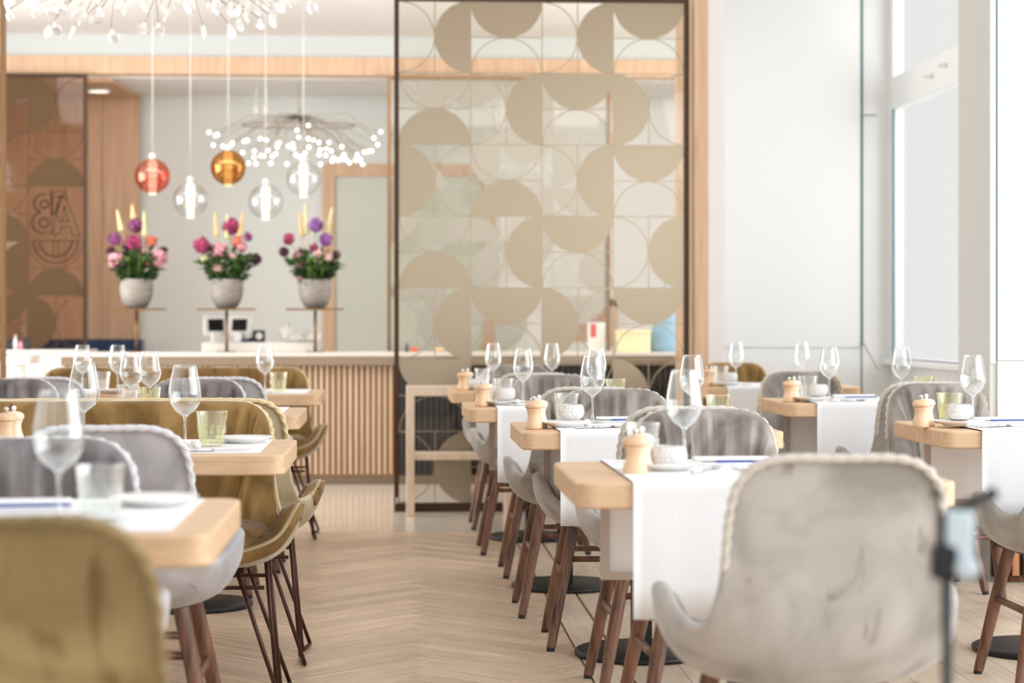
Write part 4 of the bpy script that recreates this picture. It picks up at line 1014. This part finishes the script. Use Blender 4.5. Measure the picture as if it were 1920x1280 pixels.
T('T2', .81, 6.33, 'oak-topped table second along the right side of the aisle', 'the second table right of the aisle')
T('T3', .70, 8.02, 'oak-topped table third along the right side of the aisle', 'the third table right of the aisle')
T('T4', .69, 9.88, 'oak-topped table farthest along the right side of the aisle', 'the farthest table right of the aisle')
T('R1', 2.14, 6.40, 'oak-topped table nearest in the window row, cut by the right edge', 'the nearest window-row table')
T('R2', 2.055, 8.48, 'oak-topped table second in the window row', 'the second window-row table')
T('R3', 2.02, 10.55, 'oak-topped table farthest in the window row', 'the farthest window-row table')
T('L1', -.715, 3.29, 'oak-topped table nearest on the left, cut by the left edge', 'the nearest left table', False)
T('L2', -.70, 5.26, 'oak-topped table second on the left, before the pleated mustard bench', 'the second left table', False)
T('L3', -.765, 7.45, 'oak-topped table third on the left, mostly hidden by the bench', 'the third left table', False)
T('L4', -.765, 9.55, 'oak-topped table farthest on the left, nearest the bar', 'the farthest left table', False)
T('K4', -1.70, 9.55, 'oak-topped table at far left beside the farthest left one', 'the table at far left before the bar', False)

# ================================================================== TABLEWARE
def make_wine():
    t = thing('wine_glass', (0, 0, 0), 0, 'x', 'wine glass')
    out = [(.004, .088), (.012, .092), (.028, .104), (.0395, .122), (.0435, .140), (.0425, .162), (.0385, .188), (.0335, .213), (.0305, .226)]
    inn_ = [(r - .0011, z + (.0015 if i < 3 else 0)) for i, (r, z) in enumerate(out)][::-1]
    MB().lathe(out + [(.0300, .2268)] + inn_[:-1] + [(.001, .0905)], 32).build('bowl', M['glass'], t, smooth=True)
    MB().lathe([(.001, .0), (.037, .0), (.0375, .0012), (.030, .003), (.012, .0065), (.0055, .012), (.0036, .03), (.0034, .07), (.0044, .085), (.009, .0905), (.001, .0915)], 28).build('stem', M['glass_stem'], t, smooth=True)
    return t
M['glass_stem'] = glass('clear_glass_stem', (248, 249, 250), 0.10, 0.8, 0.02, 0.5)
def make_tumbler(mat):
    t = thing('tumbler', (0, 0, 0), 0, 'x', 'tumbler')
    seg = 36; prof = [(.030, 0.0), (.0315, .004), (.0435, .094), (.0440, .096), (.0425, .096), (.0415, .094), (.0295, .012), (.001, .011)]
    MB().lathe([(.001, 0.0)] + prof, seg).build('glass_body', mat, t, smooth=True)
    m = MB()
    for k in range(12):
        a = 2 * pi * k / 12; m.tube([(.0318 * cos(a), .0318 * sin(a), .008), (.0385 * cos(a), .0385 * sin(a), .058)], .0030, 6)
    m.build('flutes', mat, t, smooth=True)
    return t
def make_mill(mat, metal):
    t = thing('pepper_mill', (0, 0, 0), 0, 'x', 'pepper mill')
    MB().lathe([(.001, 0), (.027, 0), (.0275, .006), (.0270, .022), (.0225, .034), (.0205, .046), (.0215, .058), (.0245, .064), (.0245, .066), (.001, .066)], 28).build('mill_body', mat, t, smooth=True)
    MB().lathe([(.001, .067), (.026, .067), (.0285, .072), (.0285, .079), (.024, .086), (.012, .090), (.001, .091)], 28).build('mill_cap', mat, t, smooth=True)
    MB().lathe([(.001, .091), (.005, .091), (.004, .094)], 14).ball((0, 0, .0995), .0072, 14, 10).build('knob', metal, t, smooth=True)
    return t
def make_votive():
    t = thing('candle_holder', (0, 0, 0), 0, 'x', 'candle holder')
    MB().lathe([(.001, 0), (.030, 0), (.040, .010), (.0440, .026), (.0400, .044), (.034, .050), (.030, .050), (.034, .040), (.036, .026), (.030, .012), (.001, .010)], 24).build('glass_cup', M['votive'], t, smooth=True)
    MB().lathe([(.001, .011), (.018, .011), (.018, .028), (.001, .028)], 16).build('candle', M['plastic'], t, smooth=False)
    return t
def make_plate(r=.082):
    t = thing('side_plate', (0, 0, 0), 0, 'x', 'plate')
    MB().lathe([(.001, 0), (r * .58, 0), (r * .62, .003), (r * .8, .009), (r, .0155), (r, .0175), (r * .8, .012), (r * .6, .006), (.001, .005)], 40).build('plate_body', M['porcelain'], t, smooth=True)
    MB().lathe([(r * .97, .0165), (r, .018), (r * 1.01, .0165), (r, .0152)], 40, close=True).build('rim', M['porcelain'], t, smooth=True)
    return t
def make_ball():
    t = thing('card_holder', (0, 0, 0), 0, 'x', 'card holder')
    MB().ball((0, 0, .0125), .0125, 18, 12).build('ball', M['ball_glass'], t, smooth=True)
    MB().lathe([(.001, 0), (.009, 0), (.009, .002), (.001, .002)], 14).build('foot', M['steel'], t)
    return t
M['ball_glass'] = solid('pearl_glaze', (238, 234, 226), 0.1, 0.3)
def make_napkin():
    t = thing('folded_napkin', (0, 0, 0), 0, 'x', 'napkin')
    m = MB(); n = 10
    pts = [(-.10, -.03), (.10, -.022), (.105, .028), (-.095, .03)]
    MB().prism(pts, .0, .006).build('cloth_fold', M['linen'], t, bevel=.002)
    o = MB().prism([(-.095, -.026), (.095, -.018), (.10, .022), (-.09, .025)], .0095, .018).build('cloth_fold', M['linen'], t, bevel=.003)
    MB().prism([(-.04, -.029), (.10, -.0225), (.1015, -.004), (-.04, -.01)], .0062, .0093).build('blue_stripe', M['blue_trim'], t)
    return t
def make_fork():
    t = thing('fork', (0, 0, 0), 0, 'x', 'fork')
    MB().tube([(0, -.09, .003), (0, -.03, .004), (0, .03, .006), (0, .05, .005)], .003, 8, radii=[.0045, .0035, .0022, .003]).build('handle', M['steel'], t, smooth=True)
    m = MB().box((-.010, .048, .0035), (.010, .062, .0055))
    for k in range(4): m.tube([(-.0085 + k * .00567, .060, .0045), (-.0085 + k * .00567, .080, .006), (-.0085 + k * .00567, .095, .0045)], .0012, 6)
    m.build('tines', M['steel'], t); return t
def make_knife():
    t = thing('knife', (0, 0, 0), 0, 'x', 'knife')
    MB().tube([(0, -.10, .0035), (0, -.05, .0045), (0, .0, .0035)], .004, 8, radii=[.0045, .0048, .0035]).build('handle', M['steel'], t, smooth=True)
    MB().prism([(-.003, 0), (.007, .005), (.008, .08), (.002, .10), (-.003, .09)], .0028, .0042).build('blade', M['steel'], t); return t
P_wine = Proto(make_wine()); P_tum = Proto(make_tumbler(M['tumbler'])); P_tug = Proto(make_tumbler(M['tumbler_green']))
P_mill = Proto(make_mill(M['mill'], M['steel'])); P_salt = Proto(make_mill(M['mill_pale'], M['porcelain']))
P_vot = Proto(make_votive()); P_plate = Proto(make_plate()); P_ball = Proto(make_ball()); P_nap = Proto(make_napkin()); P_fork = Proto(make_fork()); P_knife = Proto(make_knife())
ZR = ZT + .0062   # on the runner
def at(px, d, z): v = W(px, 0, d); return (v.x, v.y, z)
names = {'T1': 'the nearest right table', 'T2': 'the second table right of the aisle', 'T3': 'the third table right of the aisle', 'T4': 'the farthest aisle-side right table',
         'R1': 'the nearest window-row table', 'R2': 'the second window-row table', 'R3': 'the farthest window-row table', 'L1': 'the nearest left table',
         'L2': 'the second left table', 'L3': 'the third left table', 'L4': 'the farthest left table', 'K4': 'the far left table by the bar'}
def wine(px, d, key, which='', z=None):
    P_wine.place(at(px, d, ZR if z is None else z), 0, ('empty wine glass %son ' % (which + ' ' if which else '')) + names[key], 'empty wine glasses on the tables')
def put(P, px, d, z, rz, what, key, group): return P.place(at(px, d, z), rz, what + ' on ' + names[key], group)
GT = 'drinking tumblers on the tables'; GM = 'wooden mills on the tables'; GP = 'small white plates on the tables'; GV = 'crackled candle holders on the tables'
GN = 'folded napkins on the tables'; GF = 'forks on the tables'; GK = 'knives on the tables'; GB = 'small pearl balls on the tables'
def mills(px, d, key, dpx=14, dd=.075):
    put(P_mill, px, d, ZT + .001, 0, 'front pepper mill with steel knob', key, GM)
    put(P_salt, px + dpx, d + dd, ZT + .001, 0, 'paler rear salt mill', key, GM)
def setting(key, scale, mill, tum, vot, pl, nap, ball, tumP=None):
    pass
# T1
mills(1191, 4.56, 'T1', 12, .08)
put(P_tum, 1205, 4.92, ZR, 0, 'clear tumbler behind the mills', 'T1', GT); wine(1283, 4.78, 'T1')
put(P_plate, 1250, 4.66, ZR, 0, 'white side plate under the candle holder', 'T1', GP)
put(P_vot, 1254, 4.66, ZR + .0055, 0, 'crackled white candle holder', 'T1', GV)
put(P_nap, 1370, 4.84, ZR, .05, 'folded white napkin with blue edge', 'T1', GN); put(P_fork, 1325, 4.62, ZR, -.5, 'steel fork', 'T1', GF)
put(P_knife, 1395, 4.62, ZR, .15, 'steel knife', 'T1', GK)
# T2
mills(1001, 6.50, 'T2', 10, .09)
put(P_plate, 1060, 6.55, ZR, 0, 'white side plate beside the mills', 'T2', GP); put(P_vot, 1071, 6.66, ZR + .0175, 0, 'crackled white candle holder', 'T2', GV)
put(P_tum, 1062, 6.90, ZR, 0, 'clear tumbler behind the candle holder', 'T2', GT); wine(1111, 6.80, 'T2', 'near the candle holder'); wine(1297, 6.86, 'T2', 'at the right end')
put(P_ball, 1101, 6.55, ZR, 0, 'pearl ball', 'T2', GB); put(P_nap, 1168, 6.85, ZR, .05, 'folded white napkin with blue edge', 'T2', GN)
put(P_fork, 1125, 6.46, ZR, -1.2, 'steel fork', 'T2', GF); put(P_knife, 1160, 6.5, ZR, -1.0, 'steel knife', 'T2', GK)
put(P_tug, 1347, 6.75, ZR, 0, 'yellow-green tumbler at the right end', 'T2', GT)
# T3
mills(903, 8.22, 'T3', 9, .09)
put(P_plate, 945, 8.25, ZR, 0, 'white side plate beside the mills', 'T3', GP); put(P_vot, 947, 8.30, ZR + .0175, 0, 'crackled white candle holder', 'T3', GV)
put(P_tum, 944, 8.60, ZR, 0, 'clear tumbler behind the candle holder', 'T3', GT); wine(981, 8.45, 'T3', 'left'); wine(1118, 8.5, 'T3', 'right')
put(P_ball, 970, 8.2, ZR, 0, 'pearl ball', 'T3', GB); put(P_tug, 1154, 8.55, ZR, 0, 'yellow-green tumbler at the right end', 'T3', GT); put(P_fork, 990, 8.2, ZR, -1.2, 'steel fork', 'T3', GF)
put(P_nap, 1035, 8.5, ZR, 0, 'folded white napkin with blue edge', 'T3', GN)
# T4
mills(868, 10.08, 'T4', 9, .09)
wine(925, 10.3, 'T4', 'left'); wine(1035, 10.3, 'T4', 'right'); put(P_vot, 893, 10.15, ZR, 0, 'crackled white candle holder', 'T4', GV); put(P_tum, 905, 10.45, ZR, 0, 'clear tumbler', 'T4', GT); put(P_plate, 950, 10.1, ZR, 0, 'white side plate', 'T4', GP)
# R1
mills(1727, 6.60, 'R1', 10, .09)
put(P_plate, 1798, 6.60, ZR, 0, 'white side plate beside the mills', 'R1', GP); put(P_vot, 1799, 6.68, ZR + .0175, 0, 'crackled white candle holder', 'R1', GV)
put(P_tug, 1780, 6.92, ZR, 0, 'yellow-green tumbler behind the candle holder', 'R1', GT); wine(1824, 6.84, 'R1')
put(P_nap, 1875, 6.82, ZR, .1, 'folded white napkin with blue edge', 'R1', GN); put(P_fork, 1870, 6.52, ZR, -1.1, 'steel fork', 'R1', GF); put(P_knife, 1897, 6.55, ZR, -1.2, 'steel knife', 'R1', GK)
# R2
mills(1480, 8.66, 'R2', 9, .09)
put(P_plate, 1520, 8.66, ZR, 0, 'white side plate beside the mills', 'R2', GP); put(P_vot, 1534, 8.74, ZR + .0175, 0, 'crackled white candle holder', 'R2', GV)
put(P_tum, 1515, 9.0, ZR, 0, 'clear tumbler behind the candle holder', 'R2', GT); wine(1555, 8.88, 'R2', 'left'); wine(1690, 8.85, 'R2', 'right')
put(P_tug, 1733, 8.9, ZR, 0, 'yellow-green tumbler at the right end', 'R2', GT); put(P_nap, 1600, 8.88, ZR, .05, 'folded white napkin with blue edge', 'R2', GN)
put(P_fork, 1585, 8.6, ZR, -1.1, 'steel fork', 'R2', GF); put(P_knife, 1620, 8.62, ZR, -1.2, 'steel knife', 'R2', GK)
# R3
mills(1325, 10.7, 'R3', 9, .09)
wine(1380, 10.85, 'R3', 'left'); wine(1503, 10.9, 'R3', 'right'); put(P_vot, 1368, 10.72, ZR + .0175, 0, 'crackled white candle holder', 'R3', GV); put(P_plate, 1362, 10.68, ZR, 0, 'white side plate', 'R3', GP)
put(P_tum, 1352, 11.0, ZR, 0, 'clear tumbler', 'R3', GT); put(P_fork, 1418, 10.68, ZR, -1.1, 'steel fork', 'R3', GF)
# L1
ZM = ZT + .0035
wine(110, 3.46, 'L1', z=ZM); put(P_tum, 188, 3.52, ZM, 0, 'clear tumbler', 'L1', GT); put(P_plate, 290, 3.80, ZM, 0, 'white side plate', 'L1', GP)
put(P_nap, 30, 3.72, ZM, .1, 'folded white napkin with blue edge', 'L1', GN); put(P_fork, 60, 3.50, ZM, -1.1, 'steel fork', 'L1', GF); put(P_ball, 122, 3.37, ZM, 0, 'pearl ball', 'L1', GB)
# L2
put(P_mill, 12, 5.62, ZT + .0035, 0, 'front pepper mill with steel knob', 'L2', GM); put(P_salt, 26, 5.70, ZT + .0035, 0, 'paler rear salt mill', 'L2', GM)
wine(158, 5.72, 'L2', 'left', ZM); wine(347, 5.45, 'L2', 'right', ZM)
put(P_tug, 397, 5.58, ZM, 0, 'yellow-green tumbler', 'L2', GT); put(P_plate, 458, 5.74, ZM, 0, 'white side plate', 'L2', GP); put(P_ball, 369, 5.44, ZM, 0, 'pearl ball', 'L2', GB)
put(P_fork, 366, 5.62, ZM, .1, 'steel fork', 'L2', GF); put(P_knife, 400, 5.36, ZM, -1.3, 'steel knife', 'L2', GK)
# L3
wine(246, 7.66, 'L3', 'left', ZM); wine(281, 7.82, 'L3', 'right', ZM); put(P_tum, 240, 7.9, ZM, 0, 'clear tumbler', 'L3', GT); put(P_tug, 280, 7.6, ZM, 0, 'yellow-green tumbler', 'L3', GT)
# L4, K4
wine(497, 9.72, 'L4', z=ZM); put(P_tug, 522, 9.78, ZM, 0, 'yellow-green tumbler', 'L4', GT); put(P_ball, 507, 9.62, ZM, 0, 'pearl ball', 'L4', GB)
wine(155, 9.75, 'K4', 'left', ZM); wine(221, 9.75, 'K4', 'right', ZM); put(P_tum, 190, 9.85, ZM, 0, 'clear tumbler', 'K4', GT)
put(P_plate, 205, 9.65, ZM, 0, 'white side plate', 'K4', GP)

# ================================================================== PHOTOGRAPHER'S STAND, very near at the right
t = thing('light_stand', (0, 0, 0), 0, 'blurred black stand with knobs and pale disc, close at the lower right', 'tripod stand')
sdp = 2.35; v = W(1776, 0, sdp); t.location = (v.x, v.y, 0); t.rotation_euler = (0, 0, -TH)
k_ = sdp / F
def zz(py): return HC - (py - 600) * k_
MB().tube([(0, 0, .02), (0, 0, zz(1060))], .0065, 12).build('post', M['black'], t, smooth=True)
MB().tube([(0, 0, zz(1060)), (-.002, 0, zz(960))], .009, 12).build('neck', M['black'], t, smooth=True)
MB().box((-.018, -.014, zz(1085)), (.010, .014, zz(1020))).build('clamp_block', M['black'], t, bevel=.004)
MB().tube([(.008, 0, zz(957)), (.050, 0, zz(928))], .006, 8).build('cross_bar', M['black'], t, smooth=True)
MB().ball((.052, 0, zz(926)), .008, 12, 8).build('knob', M['black'], t, smooth=True); MB().ball((-.010, 0, zz(925)), .006, 12, 8).build('knob', M['black'], t, smooth=True)
MB().box((-.004, -.012, zz(1050)), (.030, .012, zz(955))).build('side_plate_panel', M['frosted'], t, bevel=.006)
m = MB().lathe([(.001, -.004), (.014, -.004), (.014, .004), (.001, .004)], 20).build('dial', M['frosted'], t, smooth=True); m.rotation_euler = (pi / 2, 0, 0); m.location = (.020, -.014, zz(1062))
for a in (90, 210, 330):
    MB().tube([(0, 0, .25), (.22 * cos(radians(a)), .22 * sin(radians(a)), .006)], .006, 8).build('leg', M['black'], t, smooth=True)
